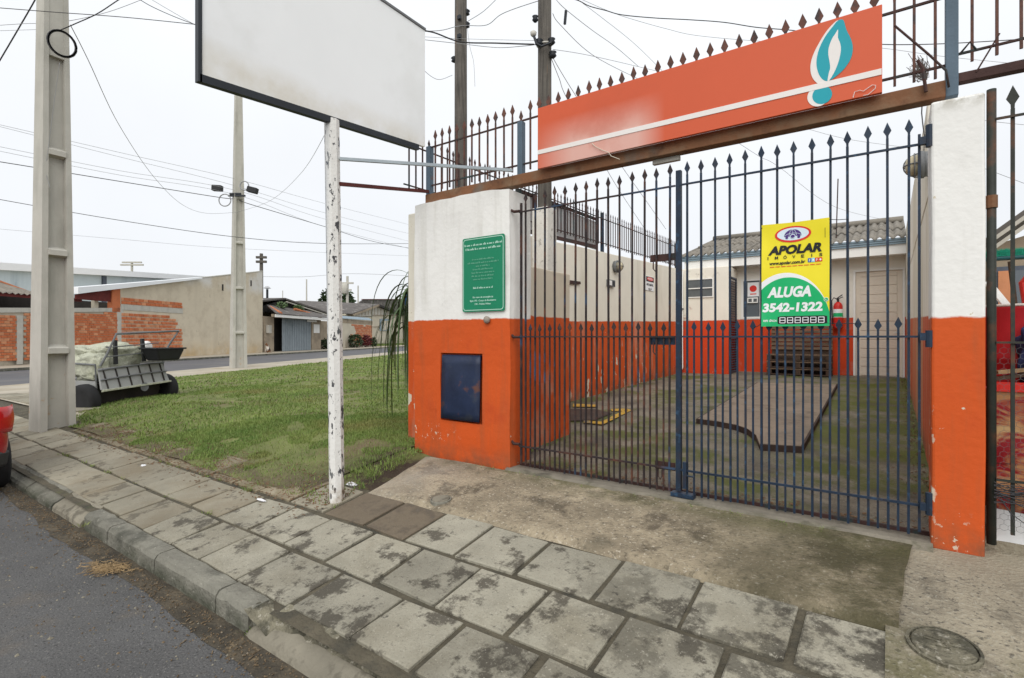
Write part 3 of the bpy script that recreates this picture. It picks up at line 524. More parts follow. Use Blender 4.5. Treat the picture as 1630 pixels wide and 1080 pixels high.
def leaf(label, x0, x1, m, longs, shorts, stile):
    g_ = thing('gate_leaf', label, 'gate', ((x0+x1)/2, 4, 0), 'the two leaves of the driveway gate')
    bars(longs, 4.0, .012, 2.43, .0138, .042, .10, m, g_)
    bars(shorts, 4.0, .012, 1.235, .0120, .040, .085, m, g_)
    for z, th in ((2.355, .013), (1.203, .013), (.193, .015)):
        MB().mm(x0, x1, 3.979, 3.9915, z-th/2, z+th/2).build('rail', m, g_)
    return g_
LX = [-2.727+.1034*i for i in range(14)]; LS = [x+.052 for x in LX[:-1]]
RX = [-1.249+.1028*i for i in range(14)]; RS = [x+.051 for x in RX[:-1]]
gl = leaf('left gate leaf with rust-brown spear bars', -2.79, -1.335, X['rustbar'], LX, LS, 0)
MB().mm(-2.785, -2.767, 3.991, 4.009, .03, 2.44).build('hinge_stile', X['rustbar'], gl)
MB().mm(-1.332, -1.294, 3.985, 4.022, .03, 2.47).build('meeting_stile', X['blue'], gl)
for z, w_, h_ in ((1.82, .20, .055), (1.17, .20, .06), (.20, .16, .06)):
    p_ = MB().mm(-1.345-w_, -1.346, 4.012, 4.022, z-h_/2, z+h_/2).build('lock_plate', X['darkrust'] if z != 1.17 else X['blue'], gl)
    MB().tube([(-1.345-w_+.03, 4.004, z-h_/2+.02), (-1.345-w_+.03, 4.002, z-h_/2-.055), (-1.345-w_+.045, 4.002, z-h_/2-.075), (-1.345-w_+.06, 4.002, z-h_/2-.055), (-1.345-w_+.06, 4.004, z-h_/2)], .005).build('staple', X['darkrust'], p_)
for z in (.21, 1.2, 2.365): MB().tube([(-2.88, 3.985, z+.02), (-2.84, 3.975, z), (-2.785, 3.985, z)], .014).build('hinge', X['darkrust'], gl)
gr = leaf('right gate leaf with blue spear bars', -1.298, .150, X['blue'], RX, RS, 0)
MB().mm(.132, .146, 3.993, 4.007, .03, 2.42).build('hinge_stile', X['blue'], gr)
bb = MB(); bb.mm(-1.272, -1.245, 3.96, 3.985, .06, .26); bb.mm(-1.36, -1.19, 3.95, 4.02, -.008, .022); bb.tube([(-1.259, 3.97, .16), (-1.19, 3.96, .16), (-1.185, 3.94, .17)], .006); bb.build('drop_bolt', X['blue'], gr)
for z in (.19, 1.2, 2.365):
    hb = MB(); hb.mm(.140, .192, 3.955, 3.985, z-.02, z+.025); hb.tube([(.185, 3.965, z-.06 if z == 1.2 else z-.04), (.185, 3.965, z+.04 if z == 1.2 else z+.09)], .019, 8); hb.build('hinge', X['blue'], gr)

# ------------------------------------------------------------------ beam, upper fence, signs on it
bm_ = thing('gate_beam', 'long rusty steel beam spanning the gate from pillar to pillar', 'beam', (-1.9, 4.05, 2.62))
MB().mm(-4.02, .262, 4.00, 4.10, 2.615, 2.715).build('beam_tube', X['rust'], bm_, bevel=.006)
MB().prism([(-3.7, 3.994, 2.619), (-2.88, 3.994, 2.619), (-2.88, 3.994, 2.707), (-3.4, 3.994, 2.70)], (0, .004, 0)).build('patch_plate', X['rust'], bm_)
b2 = MB(); b2.bar((.282, 4.06, 2.722), (2.6, 4.06, 2.69), .06, .055); tag(b2.build('steel_beam', X['darkrust'], bevel=.004), 'thinner dark rusty beam running right from the slim pillar', 'beam')
fr = thing('spear_fence', 'spear topped fence of rusty bars on the beam over the gate', 'fence', (-1.9, 4.06, 2.72))
MB().mm(-4.04, -3.98, 4.03, 4.09, 2.60, 3.24).build('post', X['bluepost'], fr, bevel=.004)
MB().mm(-2.845, -2.79, 4.03, 4.09, 2.70, 3.22).build('post', X['bluepost'], fr, bevel=.004)
MB().mm(.262, .322, 4.02, 4.09, 2.62, 3.75).build('post', X['bluepost'], fr, bevel=.004)
FX = []; x = -3.93
while x < .23:
    if abs(x+2.82) > .05 : FX.append(x)
    x += .1012
bars(FX, 4.06, 2.76, 3.285, .0138, .052, .118, X['spear'], fr)
for z in (2.82, 3.23): MB().mm(-4.0, .262, 4.052, 4.066, z-.007, z+.007).build('rail', X['darkrust'], fr)
spear((-2.82, 4.06, 3.22), .045, .11).build('post_spear', X['spear'], fr)
f2 = thing('spear_fence', 'continuation of the spear fence right of the blue post', 'fence', (1.4, 4.06, 2.75))
FX2 = [.385+.105*i for i in range(14)]
bars(FX2, 4.06, 2.81, 3.40, .0138, .052, .118, X['spear'], f2)
for z in (2.87, 3.29): MB().mm(.323, 1.9, 4.052, 4.066, z-.006, z+.006).build('rail', X['darkrust'], f2)
MB().bar((.40, 4.03, 2.73), (.50, 4.03, 2.92), .008).build('brace', X['darkrust'], f2)
MB().tube([(.33, 4.03, 2.86), (.37, 4.0, 2.90), (.40, 4.03, 2.86)], .006).build('hook', X['darkrust'], f2)
rod = tag(MB().tube([(.275, 3.985, 2.66), (.262, 3.98, 2.76), (.18, 3.975, 2.88), (.02, 3.97, 3.10)], .0065).build('bent_rod', X['darkrust'], smooth=True), 'bent rusty rod leaning beside the blue fence post', 'rod')
tag(MB().tube([(.17, 3.98, 2.66), (.155, 3.98, 2.80), (.13, 3.98, 2.86)], .010).build('short_rod', X['darkrust']), 'short rusty rod sticking up from the beam by the blue post', 'rod')
# orange sign board
sg = thing('shop_sign', 'long orange sign board with teal flame emblem above the gate', 'sign', (-1.3, 3.95, 2.72))
MB().mm(-2.555, -.043, 3.938, 3.968, 2.700, 3.24).build('sign_panel', X['sign_or'], sg, bevel=.003)
s_ = MB(); s_.prism([(-2.553, 3.934, 2.826), (-.0455, 3.934, 2.808), (-.0455, 3.934, 2.846), (-2.553, 3.934, 2.864)], (0, .003, 0)); s_.build('white_stripe', X['sign_wh'], sg)
def flat(pts, y, th, name, m, parent):
    return MB().prism([(p.x, y, p.z) for p in [ony(1200+a/3.79, b_/3.79, 3.93) for a, b_ in pts]], (0, th, 0)).build(name, m, parent)
def smooth_loop(pts, k=3):
    n = len(pts); o = []
    for i in range(n):
        p0, p1, p2, p3 = [np.array(pts[(i+d) % n], float) for d in (-1, 0, 1, 2)]
        for j in range(k):
            t_ = j/k; o.append(tuple(.5*((2*p1)+(-p0+p2)*t_+(2*p0-5*p1+4*p2-p3)*t_**2+(-p0+3*p1-3*p2+p3)*t_**3)))
    return o
teal = [(508, 122), (540, 121), (558, 178), (586, 235), (597, 290), (586, 350), (550, 408), (505, 452), (462, 482), (430, 487), (400, 462), (381, 415), (378, 360), (394, 292), (430, 220), (475, 160)]
shad = [(505, 121), (515, 150), (470, 230), (420, 330), (410, 420), (440, 470), (465, 490), (455, 512), (420, 514), (380, 500), (350, 462), (340, 410), (350, 350), (378, 285), (425, 205), (465, 155)]
inner = [(508, 178), (507, 225), (520, 260), (525, 300), (514, 360), (490, 425), (458, 480), (444, 488), (452, 440), (460, 410), (456, 370), (449, 330), (452, 285), (472, 232), (490, 205)]
flat(smooth_loop(shad), 3.9355, .0008, 'flame_shadow', X['sign_wh'], sg)
flat(smooth_loop(teal), 3.9345, .0008, 'flame', X['teal'], sg)
flat(smooth_loop(inner), 3.9335, .0008, 'flame_core', X['sign_wh'], sg)
def ell(cx, cy, rx, ry, a0, n=28):
    return [(cx+rx*math.cos(t_)*math.cos(a0)-ry*math.sin(t_)*math.sin(a0), cy+rx*math.cos(t_)*math.sin(a0)+ry*math.sin(t_)*math.cos(a0)) for t_ in np.linspace(0, 2*math.pi, n, endpoint=False)]
flat(ell(386, 582, 66, 58, -.5), 3.9355, .0008, 'dot_shadow', X['sign_wh'], sg); flat(ell(412, 573, 62, 52, -.5), 3.9345, .0008, 'dot', X['teal'], sg)
wp = [(598, 590), (608, 556), (640, 546), (660, 552), (715, 514), (735, 516), (732, 535), (690, 572), (660, 578)]
MB().tube([ony(1200+a/3.79, b_/3.79, 3.930) for a, b_ in wp], .0022, 4).build('scratch_outline', X['sign_wh'], sg)
tag(MB().tube([ony(820+a/3.6, b_/3.6, 3.925) for a, b_ in [(440, 822), (460, 842), (500, 862), (535, 874), (550, 896), (575, 905), (600, 915)]], .003, 5).build('loose_wire', mat('pale_wire', (.6, .55, .45)), smooth=True), 'pale loose wire dangling below the orange sign', 'wire')
tag(MB().mm(-1.545, -1.33, 4.06, 4.10, 2.575, 2.613).build('grey_box', X['woodhouse'], bevel=.004), 'small flat grey box fixed under the rusty beam', 'box')

# fence along the yard wall
lf = thing('wall_fence', 'receding spear fence with grey sheets on top of the left yard wall', 'fence', (-4.48, 9, 2.8))
wt = lambda y: 2.76+.0355*(y-7.3)               # wall top
ft = lambda y: 3.40+.0125*(y-4.4)              # top rail
p0_ = None
y = 4.2
while y < 13.5:
    if p0_ is None:
        b = MB().mm(-4.487, -4.473, y-.007, y+.007, 2.90, 3.46); b.prism([(-4.483, y+a*.04, 3.46+b_*.09) for a, b_ in [(.16, 0), (.5, .46), (0, 1), (-.5, .46), (-.16, 0)]], (.006, 0, 0))
        p0_ = b.build('bar', X['darkrust'], lf); c0 = WL[p0_.name].copy()
    else: dup(p0_, (c0.x, y+c0.y-4.2, c0.z+.0125*(y-4.2)+U(-.008, .008)), lf)
    y += .107
MB().bar((-4.46, 4.1, ft(4.1)), (-4.46, 13.5, ft(13.5)), .014).build('rail', X['darkrust'], lf)
MB().bar((-4.46, 4.1, 2.93), (-4.46, 13.5, 3.05), .014).build('rail', X['darkrust'], lf)
for ya, yb in ((6.35, 6.85), (7.3, 9.0)):
    sp_ = MB().mm(-4.53, -4.515, ya, yb, wt(ya)+.09, ft(ya)-.06).build('sheet_panel', mat('grey_sheet', (.42, .42, .42), .6, .06, 1), lf)
    q = MB(); q.bar((-4.50, ya, wt(ya)+.08), (-4.50, yb, wt(yb)+.08), .03, .06); q.bar((-4.50, ya, ft(ya)-.04), (-4.50, yb, ft(yb)-.04), .03, .05); q.mm(-4.51, -4.48, ya, ya+.04, wt(ya)+.08, ft(ya)-.04); q.mm(-4.51, -4.48, yb-.04, yb, wt(ya)+.1, ft(ya)); q.build('panel_frame', X['darkrust'], lf)
MB().mm(-4.51, -4.46, 9.15, 9.21, wt(9.1)-.02, ft(9.2)+.12).build('post', X['blue'], lf)
MB().mm(-4.51, -4.46, 13.42, 13.48, wt(13.4)-.02, ft(13.5)+.1).build('post', X['darkrust'], lf)

# green plaque
pq = thing('plaque', 'green notice plaque with pale lines of print on the wide pillar', 'sign', (-3.17, 3.93, 1.8))
def rrect(x0, x1, z0, z1, r, y, n=5):
    o = []
    for cx, cz, a in ((x1-r, z1-r, 0), (x0+r, z1-r, 90), (x0+r, z0+r, 180), (x1-r, z0+r, 270)):
        for k in range(n+1):
            t_ = rad(a+90*k/n); o.append((cx+r*math.cos(t_), y, cz+r*math.sin(t_)))
    return o
MB().prism(rrect(-3.43, -2.915, 1.447, 2.166, .02, 3.926), (0, .008, 0)).build('plate', X['green'], pq)
rim = MB(); A = rrect(-3.420, -2.925, 1.458, 2.155, .03, 3.9245); B = rrect(-3.413, -2.932, 1.465, 2.148, .025, 3.9245); nn_ = len(A)
rim.add(A+B, [(k, (k+1) % nn_, nn_+(k+1) % nn_, nn_+k) for k in range(nn_)]); rim.build('border', X['mint'], pq)
txt = [(2.085, .46, .021, 'b'), (2.045, .43, .021, 'b'), (1.945, .27, .015, 'f'), (1.912, .38, .015, 'f'), (1.880, .17, .015, 'f'), (1.848, .25, .015, 'f'), (1.816, .28, .015, 'f'), (1.784, .28, .015, 'f'), (1.752, .24, .015, 'f'), (1.668, .24, .018, 'b')]
for z, w_, h_, k in txt:                         # the worn lines too blurred to read stay word-shaped marks
    q = MB(); x = -3.1725-w_/2; e = -3.1725+w_/2
    while x < e-.008:
        l = min(U(.012, .05), e-x); xx_ = x
        while xx_ < x+l-.003:
            hh = h_*random.choice((.62, .62, .66, 1)); q.mm(xx_, min(x+l, xx_+h_*.42), 3.9235, 3.925, z, z+hh); xx_ += h_*.55
        x += l+h_*.5
    q.build('print_line', X['mint'] if k == 'b' else X['paleline'], pq)
for z, tx, w_ in ((1.578, 'Em caso de emerg\u00eancia', .25), (1.545, 'ligue 193 - Corpo de Bombeiros', .32), (1.512, '190 - Pol\u00edcia Militar', .20)):
    text(tx, .022, (-3.1725, 3.9248, z), X['mint'], pq, width=w_, align='CENTER', ext=.0006, bold=.0006)

# ------------------------------------------------------------------ rental banner on the gate
bx0, bx1, bz0, bz1 = -.725, -.322, 1.273, 1.974; BW, BH = bx1-bx0, bz1-bz0
bn = thing('rental_banner', 'yellow and green APOLAR rental banner tied to the blue gate', 'banner', (-.52, 3.97, 1.27))
def warp(p):
    u_ = (p[0]-bx0)/BW; v_ = (p[2]-bz0)/BH
    return (p[0], p[1]+.004*math.sin(v_*9+u_*2)*cl(v_*3)+.006*math.sin(u_*3.1)-.010*cl(1-u_*9)*cl(1-abs(v_-.0)*5)+.003*noise.noise((u_*5, v_*6, 0)), p[2]+.004*(abs(u_-.5)*2-1)*(1 if v_ > .99 else 0))
B_Y = 3.960
def uv(u_, v_, y=B_Y): return (bx0+u_*BW, y, bz0+v_*BH)
bo = MB().sheet(14, 24, lambda i, j: warp(uv(i, j))).build('vinyl_sheet', X['gyellow'], bn, smooth=True)
def decal(poly, lay, m, name):                   # printed shape that follows the sheet; poly in banner fractions
    bm = bmesh.new(); y = B_Y-.0009*lay-.0012
    f_ = bm.faces.new([bm.verts.new(uv(a, b_, y)) for a, b_ in poly])
    for k in range(1, 14): bmesh.ops.bisect_plane(bm, geom=bm.verts[:]+bm.edges[:]+bm.faces[:], plane_co=uv(k/14, 0), plane_no=(1, 0, 0))
    for k in range(1, 24): bmesh.ops.bisect_plane(bm, geom=bm.verts[:]+bm.edges[:]+bm.faces[:], plane_co=uv(0, k/24), plane_no=(0, 0, 1))
    mb = MB(); bm.verts.index_update(); mb.add([warp(v.co) for v in bm.verts], [tuple(v.index for v in f_.verts) for f_ in bm.faces]); bm.free()
    return mb.build(name, m, bn, fix=False)
def arc(cx, a_, b_, n=30):
    o = [(0, 0)]
    o2 = [(1, 0)]
    top = []
    for k in range(n+1):
        u_ = 1-k/n; q = 1-((u_-cx)/a_)**2; top.append((u_, b_*math.sqrt(max(q, 0))))
    return [(0, 0), (1, 0)]+top
decal(arc(.36, .66, .515), 1, X['gwhite'], 'white_arc'); decal(arc(.40, .625, .47), 2, X['ggreen'], 'green_field')
elp = lambda cx, cy, rx, ry, a=0, b_=360, n=36: [(cx+rx*math.cos(rad(a+(b_-a)*k/n)), cy+ry*math.sin(rad(a+(b_-a)*k/n))) for k in range(n+(0 if b_-a == 360 else 1))]
decal(elp(.474, .882, .27, .077), 1, X['gred'], 'logo_ring'); decal(elp(.474, .884, .236, .060), 2, X['gpale'], 'logo_oval')
decal(elp(.474, .862, .130, .066, 0, 180), 3, X['gpurple'], 'logo_dome')
def stroke(pts, w_, lay, m, name='logo_line'):
    q = MB(); y = B_Y-.0009*lay-.0012; vs = []
    for i, p in enumerate(pts):
        a = np.array(pts[max(i-1, 0)])*[BW, BH]; c_ = np.array(pts[min(i+1, len(pts)-1)])*[BW, BH]; d_ = (c_-a)/(np.linalg.norm(c_-a)+1e-9); nx_ = np.array([-d_[1], d_[0]])*w_/2
        P = np.array(p)*[BW, BH]; vs += [warp((bx0+P[0]+nx_[0], y, bz0+P[1]+nx_[1])), warp((bx0+P[0]-nx_[0], y, bz0+P[1]-nx_[1]))]
    q.add(vs, [(2*i, 2*i+1, 2*i+3, 2*i+2) for i in range(len(pts)-1)]); return q.build(name, m, bn, fix=False)
stroke(elp(.474, .862, .125, .030, 10, 170, 10), .0022, 4, X['gpale']); stroke(elp(.474, .862, .055, .064, 5, 175, 12), .0022, 4, X['gpale']); stroke([(.474, .865), (.474, .927)], .0018, 4, X['gpale'])
decal(elp(.474, .862, .040, .021), 5, X['gpale'], 'logo_door'); decal(elp(.474, .861, .030, .015), 6, X['gpurple'], 'logo_door_core')
decal(elp(.385, .852, .022, .013), 4, X['gpurple'], 'logo_foot'); decal(elp(.563, .852, .022, .013), 4, X['gpurple'], 'logo_foot')
def btext(tx, u0, u1, v0, hv, m, lay=3, **k):
    return text(tx, hv*BH*1.37, uv(u0, v0, B_Y-.0009*lay-.0012), m, bn, width=(u1-u0)*BW, height=hv*BH, warp=warp, ext=.0002, **k)
btext('APOLAR', .10, .895, .700, .082, X['gblack'], shear=.22, bold=.0040)
for k, ch in enumerate('IM\u00d3VEIS'):
    wd = {'I': .012, 'M': .05, '\u00d3': .052}.get(ch, .045); cu_ = .10+k*.130
    btext(ch, cu_-wd/2, cu_+wd/2, .652, .036 if ch == '\u00d3' else .028, X['gblack'], bold=.0006)
btext('www.apolar.com.br', .125, .66, .600, .030, X['gblack'], shear=.2, bold=.0010)
for k, (m, ch) in enumerate(((X['gblue'], 'f'), (X['gsky'], 't'), (X['gred'], 'P'), (X['gred'], '\u25a1'))):
    a = .695+.052*k; decal([(a, .602), (a+.048, .602), (a+.048, .640), (a, .640)], 2, m, 'icon')
    if k in (0, 2): btext(ch, a+.016, a+.034, .609, .022, X['gwhite'], bold=.0004)
    else: decal(elp(a+.024, .62, .013, .010), 3, X['gwhite'], 'icon_mark')
for k in range(9): decal([(.13+k*.085, .575), (.13+k*.085+.07, .575), (.13+k*.085+.07, .581), (.13+k*.085, .581)], 2, X['gred'], 'red_dash')
btext('ALUGA', .085, .745, .285, .098, X['gwhite'], shear=.22, bold=.0044)
btext('3542-1322', .015, .905, .145, .082, X['gwhite'], shear=.10, bold=.0036)
decal(elp(.955, .245, .034, .019), 3, X['gwhite'], 'phone_icon'); decal(elp(.955, .246, .027, .015), 4, X['ggreen'], 'phone_icon_disc'); stroke([(.94, .252), (.948, .243), (.962, .238)], .003, 5, X['gwhite'])
btext('REFER\u00caNCIA', .03, .235, .046, .024, X['gwhite'], shear=.15, bold=.0006)
rr = rrect(0, 1, 0, 1, .12, 0)
decal([(.248+.722*a, .020+.078*c_) for a, _, c_ in rr], 3, X['gblack'], 'number_box')
for k in range(6):
    a = .283+.113*k; b_ = a+.078; lo_, mi_, hi_ = .033, .058, .084
    for pa, pb_ in (((a, lo_), (b_, lo_)), ((a, mi_), (b_, mi_)), ((a, hi_), (b_, hi_)), ((a, lo_), (a, hi_)), ((b_, lo_), (b_, hi_))): stroke([pa, pb_], .0042, 4, X['gwhite'], 'digit_segment')
decal([(.935, .82), (.945, .82), (.945, .91), (.935, .91)], 1, mat('print_dim', (.35, .32, .03)), 'small_print')
for (xa, za), (xb, zb) in (((bx0+.004, 1.955), (-.735, 1.955)), ((bx1-.004, 1.962), (-.22, 1.955)), ((bx0+.01, 1.30), (-.79, 1.26)), ((bx1-.02, 1.292), (-.17, 1.288))):
    MB().tube([(xa, 3.957, za), ((xa+xb)/2, 3.97, (za+zb)/2-.004), (xb, 3.985, zb)], .0022, 4).build('tie', X['black'], bn)

# ------------------------------------------------------------------ billboard and its post
bl = thing('billboard', 'blank white billboard panel raised on a peeling white post', 'billboard', (-3.78, 2.72, -.22))
bA, bB = onx(317, 118, -3.8), onx(676, 234, -3.8); top = lambda y: 4.275+.02*(3.8-y)
za = lambda y: bA.z+(bB.z-bA.z)*(y-bA.y)/(bB.y-bA.y)
def slabx(x0, x1, y0, y1, zl, zh, name, m, parent): 
    q = MB(); P = [(x0, y0, zl(y0)), (x1, y0, zl(y0)), (x1, y1, zl(y1)), (x0, y1, zl(y1)), (x0, y0, zh(y0)), (x1, y0, zh(y0)), (x1, y1, zh(y1)), (x0, y1, zh(y1))]
    return q.hexa(P).build(name, m, parent)
slabx(-3.83, -3.795, bA.y+.015, bB.y, lambda y: za(y)+.0, top, 'panel_box', X['board'], bl)
slabx(-3.832, -3.785, bA.y, bB.y-.09, lambda y: za(y)-.055, lambda y: za(y)-.002, 'bottom_rail', X['black'], bl)
slabx(-3.832, -3.785, bA.y-.012, bA.y+.013, lambda y: za(y)-.055, lambda y: top(y)+.02, 'edge_rail', X['black'], bl)
slabx(-3.832, -3.785, bA.y+.016, bB.y+.004, lambda y: top(y)+.003, lambda y: top(y)+.025, 'top_rail', X['steel'], bl)
pb_ = Vector((-3.76, 2.715, -.27)); pt_ = onx(528, 186, -3.83)
q = MB(); q.tube([pb_, (pb_+pt_)/2+Vector((.004, 0, 0)), pt_+Vector((0, 0, -.03))], .062, 8); q.build('post', X['post'], bl)
pm = lambda z: pb_+(pt_-pb_)*((z-pb_.z)/(pt_.z-pb_.z))
MB().bar(pm(2.49)+Vector((.05, .03, 0)), (-4.0, 4.02, 2.75), .03, .03).build('red_brace', mat('red_oxide_steel', (.10, .022, .018), .7, .2, 4), bl)
MB().bar(pm(2.70)+Vector((.06, .03, 0)), (-2.87, 3.985, 2.757), .025, .025).build('grey_brace', mat('galvanised', (.33, .38, .41), .45, .1, 4), bl)

# ------------------------------------------------------------------ yard things
pl_ = thing('weigh_platform', 'low concrete platform with a curved notch on the yard floor', 'platform', (-1.5, 9, .15))
def arcq():
    P = [onz(u, v, .14) for u, v in [(1108, 668), (1140, 672), (1170, 677), (1190, 683), (1204, 692), (1210, 704), (1244, 706), (1278, 708)]]
    return [(p.x, p.y) for p in P]
fe = arcq(); be = [(-.83, 11.85), (-2.19, 11.5)]
def topz(y): return yz(y)+.065
poly = fe+be
MB().prism([(x, y, topz(y)-.075) for x, y in poly], (0, 0, .072)).build('rim', X['plate_rim'], pl_)
cx = sum(p[0] for p in poly)/len(poly); cy = sum(p[1] for p in poly)/len(poly)
ins = [(x+(cx-x)*.03, y+(cy-y)*.012) for x, y in poly]
MB().prism([(x, y, topz(y)-.02) for x, y in ins], (0, 0, .021)).build('top_slab', X['plate'], pl_)
q = MB()
for poly_ in ([(912, 646), (951, 648), (951, 651), (912, 650)], [(929, 669), (958, 671), (960, 675), (929, 672)], [(958, 671), (998, 654), (1006, 656), (960, 675)], [(972, 654), (998, 654), (1000, 657), (974, 657)]):
    P = [onz(u, v, .085) for u, v in poly_]; q.add([(p.x, p.y, yz(p.y)+.012) for p in P], [(0, 1, 2, 3)])
struct(q.build('yellow_marking', X['yellow']))
P = [onz(u, v, .09) for u, v in [(908, 652), (948, 653), (975, 659), (945, 668), (908, 668)]]; q = MB(); q.add([(p.x, p.y, yz(p.y)+.008) for p in P], [(0, 1, 2, 3, 4)])
struct(q.build('dark_patch', mat('dark_floor_concrete', (.06, .045, .036), .7, .3, 5, .4, 50)))  # flat darker area laid on the yard floor
# back house
bh = thing('back_house', 'low white and orange house across the back of the yard', 'house', (-1.5, 14.5, .3))
Yb = 14.5; dx0, dx1, dz1 = -.66, .212, 2.70; wx0, wx1, wz0, wz1 = -3.137, -1.75, 1.671, 2.69
q = MB(); z0, z1 = .1, 3.2
for a, b_, c_, d_ in ((-3.3, wx0, z0, z1), (wx0, wx1, z0, wz0), (wx0, wx1, wz1, z1), (wx1, dx0-.04, z0, z1), (dx0-.04, .27, dz1+.03, z1), (dx1+.03, .27, z0, dz1+.03)):
    q.mm(a, b_, Yb, Yb+.15, c_, d_)
q.build('front_wall', X['house'], bh)
dr_ = MB().mm(dx0, dx1, Yb+.03, Yb+.05, .30, dz1).build('door', X['cream'], bh)
zz = .33
while zz < dz1-.1:
    h_ = .205; MB().mm(dx0+.10, dx1-.10, Yb+.015, Yb+.029, zz, min(zz+h_-.012, dz1-.05)).build('panel_board', X['cream'], dr_, bevel=.003); zz += h_
MB().tube([(dx1-.06, Yb+.01, 1.30), (dx1-.06, Yb-.03, 1.30), (dx1-.14, Yb-.03, 1.30)], .008).build('handle', X['chrome'], dr_)
q = MB(); q.mm(dx0-.045, dx0-.002, Yb-.02, Yb+.04, .30, dz1+.04); q.mm(dx1+.002, dx1+.04, Yb-.02, Yb+.04, .30, dz1+.04); q.mm(dx0-.002, dx1+.002, Yb-.02, Yb+.04, dz1+.002, dz1+.04); q.build('door_frame', X['white'], bh)
wn = MB(); mid = (wx0+wx1)/2
for a, b_ in ((wx0, wx0+.05), (wx0+.44, wx0+.50), (wx0+.90, wx0+.96), (wx1-.05, wx1)): wn.mm(a, b_, Yb-.015, Yb+.05, wz0, wz1)
for c_, d_ in ((wz0, wz0+.05), (wz1-.05, wz1)):
    for a, b_ in ((wx0+.05, wx0+.44), (wx0+.50, wx0+.90), (wx0+.96, wx1-.05)): wn.mm(a, b_, Yb-.013, Yb+.048, c_, d_)
wn = wn.build('window', X['white'], bh)
for a, b_ in ((wx0+.05, wx0+.44), (wx0+.50, wx0+.90), (wx0+.96, wx1-.05)): MB().mm(a, b_, Yb+.025, Yb+.032, wz0+.05, wz1-.05).build('pane', X['glass'], wn)
po = thing('window_notice', 'white notice with red seal stuck in the back house window', 'notice', (-2.87, 14.52, 2.3))
MB().mm(-2.99, -2.72, Yb+.014, Yb+.02, 2.24, 2.60).build('paper', X['gwhite'], po); MB().lathe([(.085, 0), (.085, .003)], (-2.855, Yb+.009, 2.44), 16, 'y').build('seal', X['gred'], po); MB().mm(-2.93, -2.78, Yb+.010, Yb+.013, 2.29, 2.315).build('print_line', X['gred'], po)
ic = thing('meter_case', 'small white box below the notice in the window', 'box', (-2.87, 14.5, 2.1)); MB().mm(-2.99, -2.74, Yb-.03, Yb+.012, 2.07, 2.21).build('case', X['white'], ic, bevel=.006)
for k in range(2): MB().mm(-2.96+.12*k, -2.88+.12*k, Yb-.034, Yb-.031, 2.10, 2.18).build('dial', X['louvre'], ic)
MB().mm(-4.45, .27, 14.02, 14.06, 2.99, 3.20).build('fascia', X['white'], bh)
MB().mm(-4.45, .268, 14.06, 14.5, 3.0, 3.02).build('soffit', X['white'], bh)
gq = MB()
for z_, yy in ((3.20, 13.98), (3.245, 13.965), (3.29, 13.95)): gq.mm(-4.5, .267, yy, 14.05, z_, z_+.040)
gq.build('gutter', X['gutterm'], bh)
RS_ = .275; zr = lambda y: 3.36+RS_*(y-13.95)
for jr, (ya, yb, lift) in enumerate(((13.93, 15.62, 0), (15.45, 17.15, .02))):
    for k in range(6):
        xa = -4.52+.80*k; xb = min(xa+.84, .275)
        def rf(i, j, xa=xa, xb=xb, ya=ya, yb=yb, lift=lift, k=k):
            x = xa+(xb-xa)*i; yy = ya+(yb-ya)*j; return (x, yy, zr(yy)-.022+lift+.004*(k % 2)+.030*math.cos(2*math.pi*(x+4.52)/.16))
        o = MB().sheet(36, 3, rf).build('roof_sheet', X['roof'], bh, smooth=True); md = o.modifiers.new('solid', 'SOLIDIFY'); md.thickness = .012
MB().tube([(-4.52, 17.1, zr(17.1)+.05), (.27, 17.1, zr(17.1)+.05)], .09, 8).build('ridge_cap', X['roof'], bh, smooth=True)
MB().mm(-4.45, .27, 14.66, 17.1, .1, 3.1).build('house_core', X['house'], bh)
tag(MB().tube([ony(1331, 372, 15.0)+Vector((0, 0, -.12)), ony(1334, 285, 15.0)], .014, 6).build('antenna_rod', X['darkrust']), 'thin bare rod standing on the back house roof', 'rod')
# annex
an = thing('annex', 'small white and orange outbuilding with louvre window beside the back house', 'outbuilding', (-3.8, 13.9, .3))
rough_box(-4.395, -3.235, 13.6, 14.49, .1, 2.955, .006, 'annex_body', X['annex'], an, .4, .02)
lv = MB(); lv.mm(-4.26, -3.59, 13.57, 13.597, 2.20, 2.225); lv.mm(-4.26, -3.59, 13.57, 13.597, 2.655, 2.68); lv.mm(-4.26, -4.235, 13.57, 13.597, 2.225, 2.655); lv.mm(-3.615, -3.59, 13.57, 13.597, 2.225, 2.655); lv.mm(-4.235, -3.615, 13.56, 13.592, 2.425, 2.45); lv = lv.build('louvre_window', X['white'], an)
for z_ in (2.225, 2.45): MB().hexa([(-4.235, 13.575, z_), (-3.615, 13.575, z_), (-3.615, 13.581, z_), (-4.235, 13.581, z_), (-4.235, 13.588, z_+.2), (-3.615, 13.588, z_+.2), (-3.615, 13.594, z_+.2), (-4.235, 13.594, z_+.2)]).build('pane', X['louvre'], lv)
dd = MB(); dd.mm(-3.232, -3.20, 13.62, 13.66, .30, 2.70); dd.mm(-3.232, -3.20, 14.26, 14.30, .30, 2.70); dd.mm(-3.232, -3.20, 13.66, 14.26, 2.66, 2.70); dd.mm(-3.232, -3.20, 13.66, 14.26, .30, .34); dd = dd.build('slatted_door', X['grille'], an)
q = MB(); z_ = .36
while z_ < 2.62: q.hexa([(-3.23, 13.66, z_), (-3.185, 13.66, z_-.015), (-3.185, 14.26, z_-.015), (-3.23, 14.26, z_), (-3.23, 13.66, z_+.012), (-3.185, 13.66, z_-.003), (-3.185, 14.26, z_-.003), (-3.23, 14.26, z_+.012)]); z_ += .062
stuff(q.build('slats', X['grille'], dd))
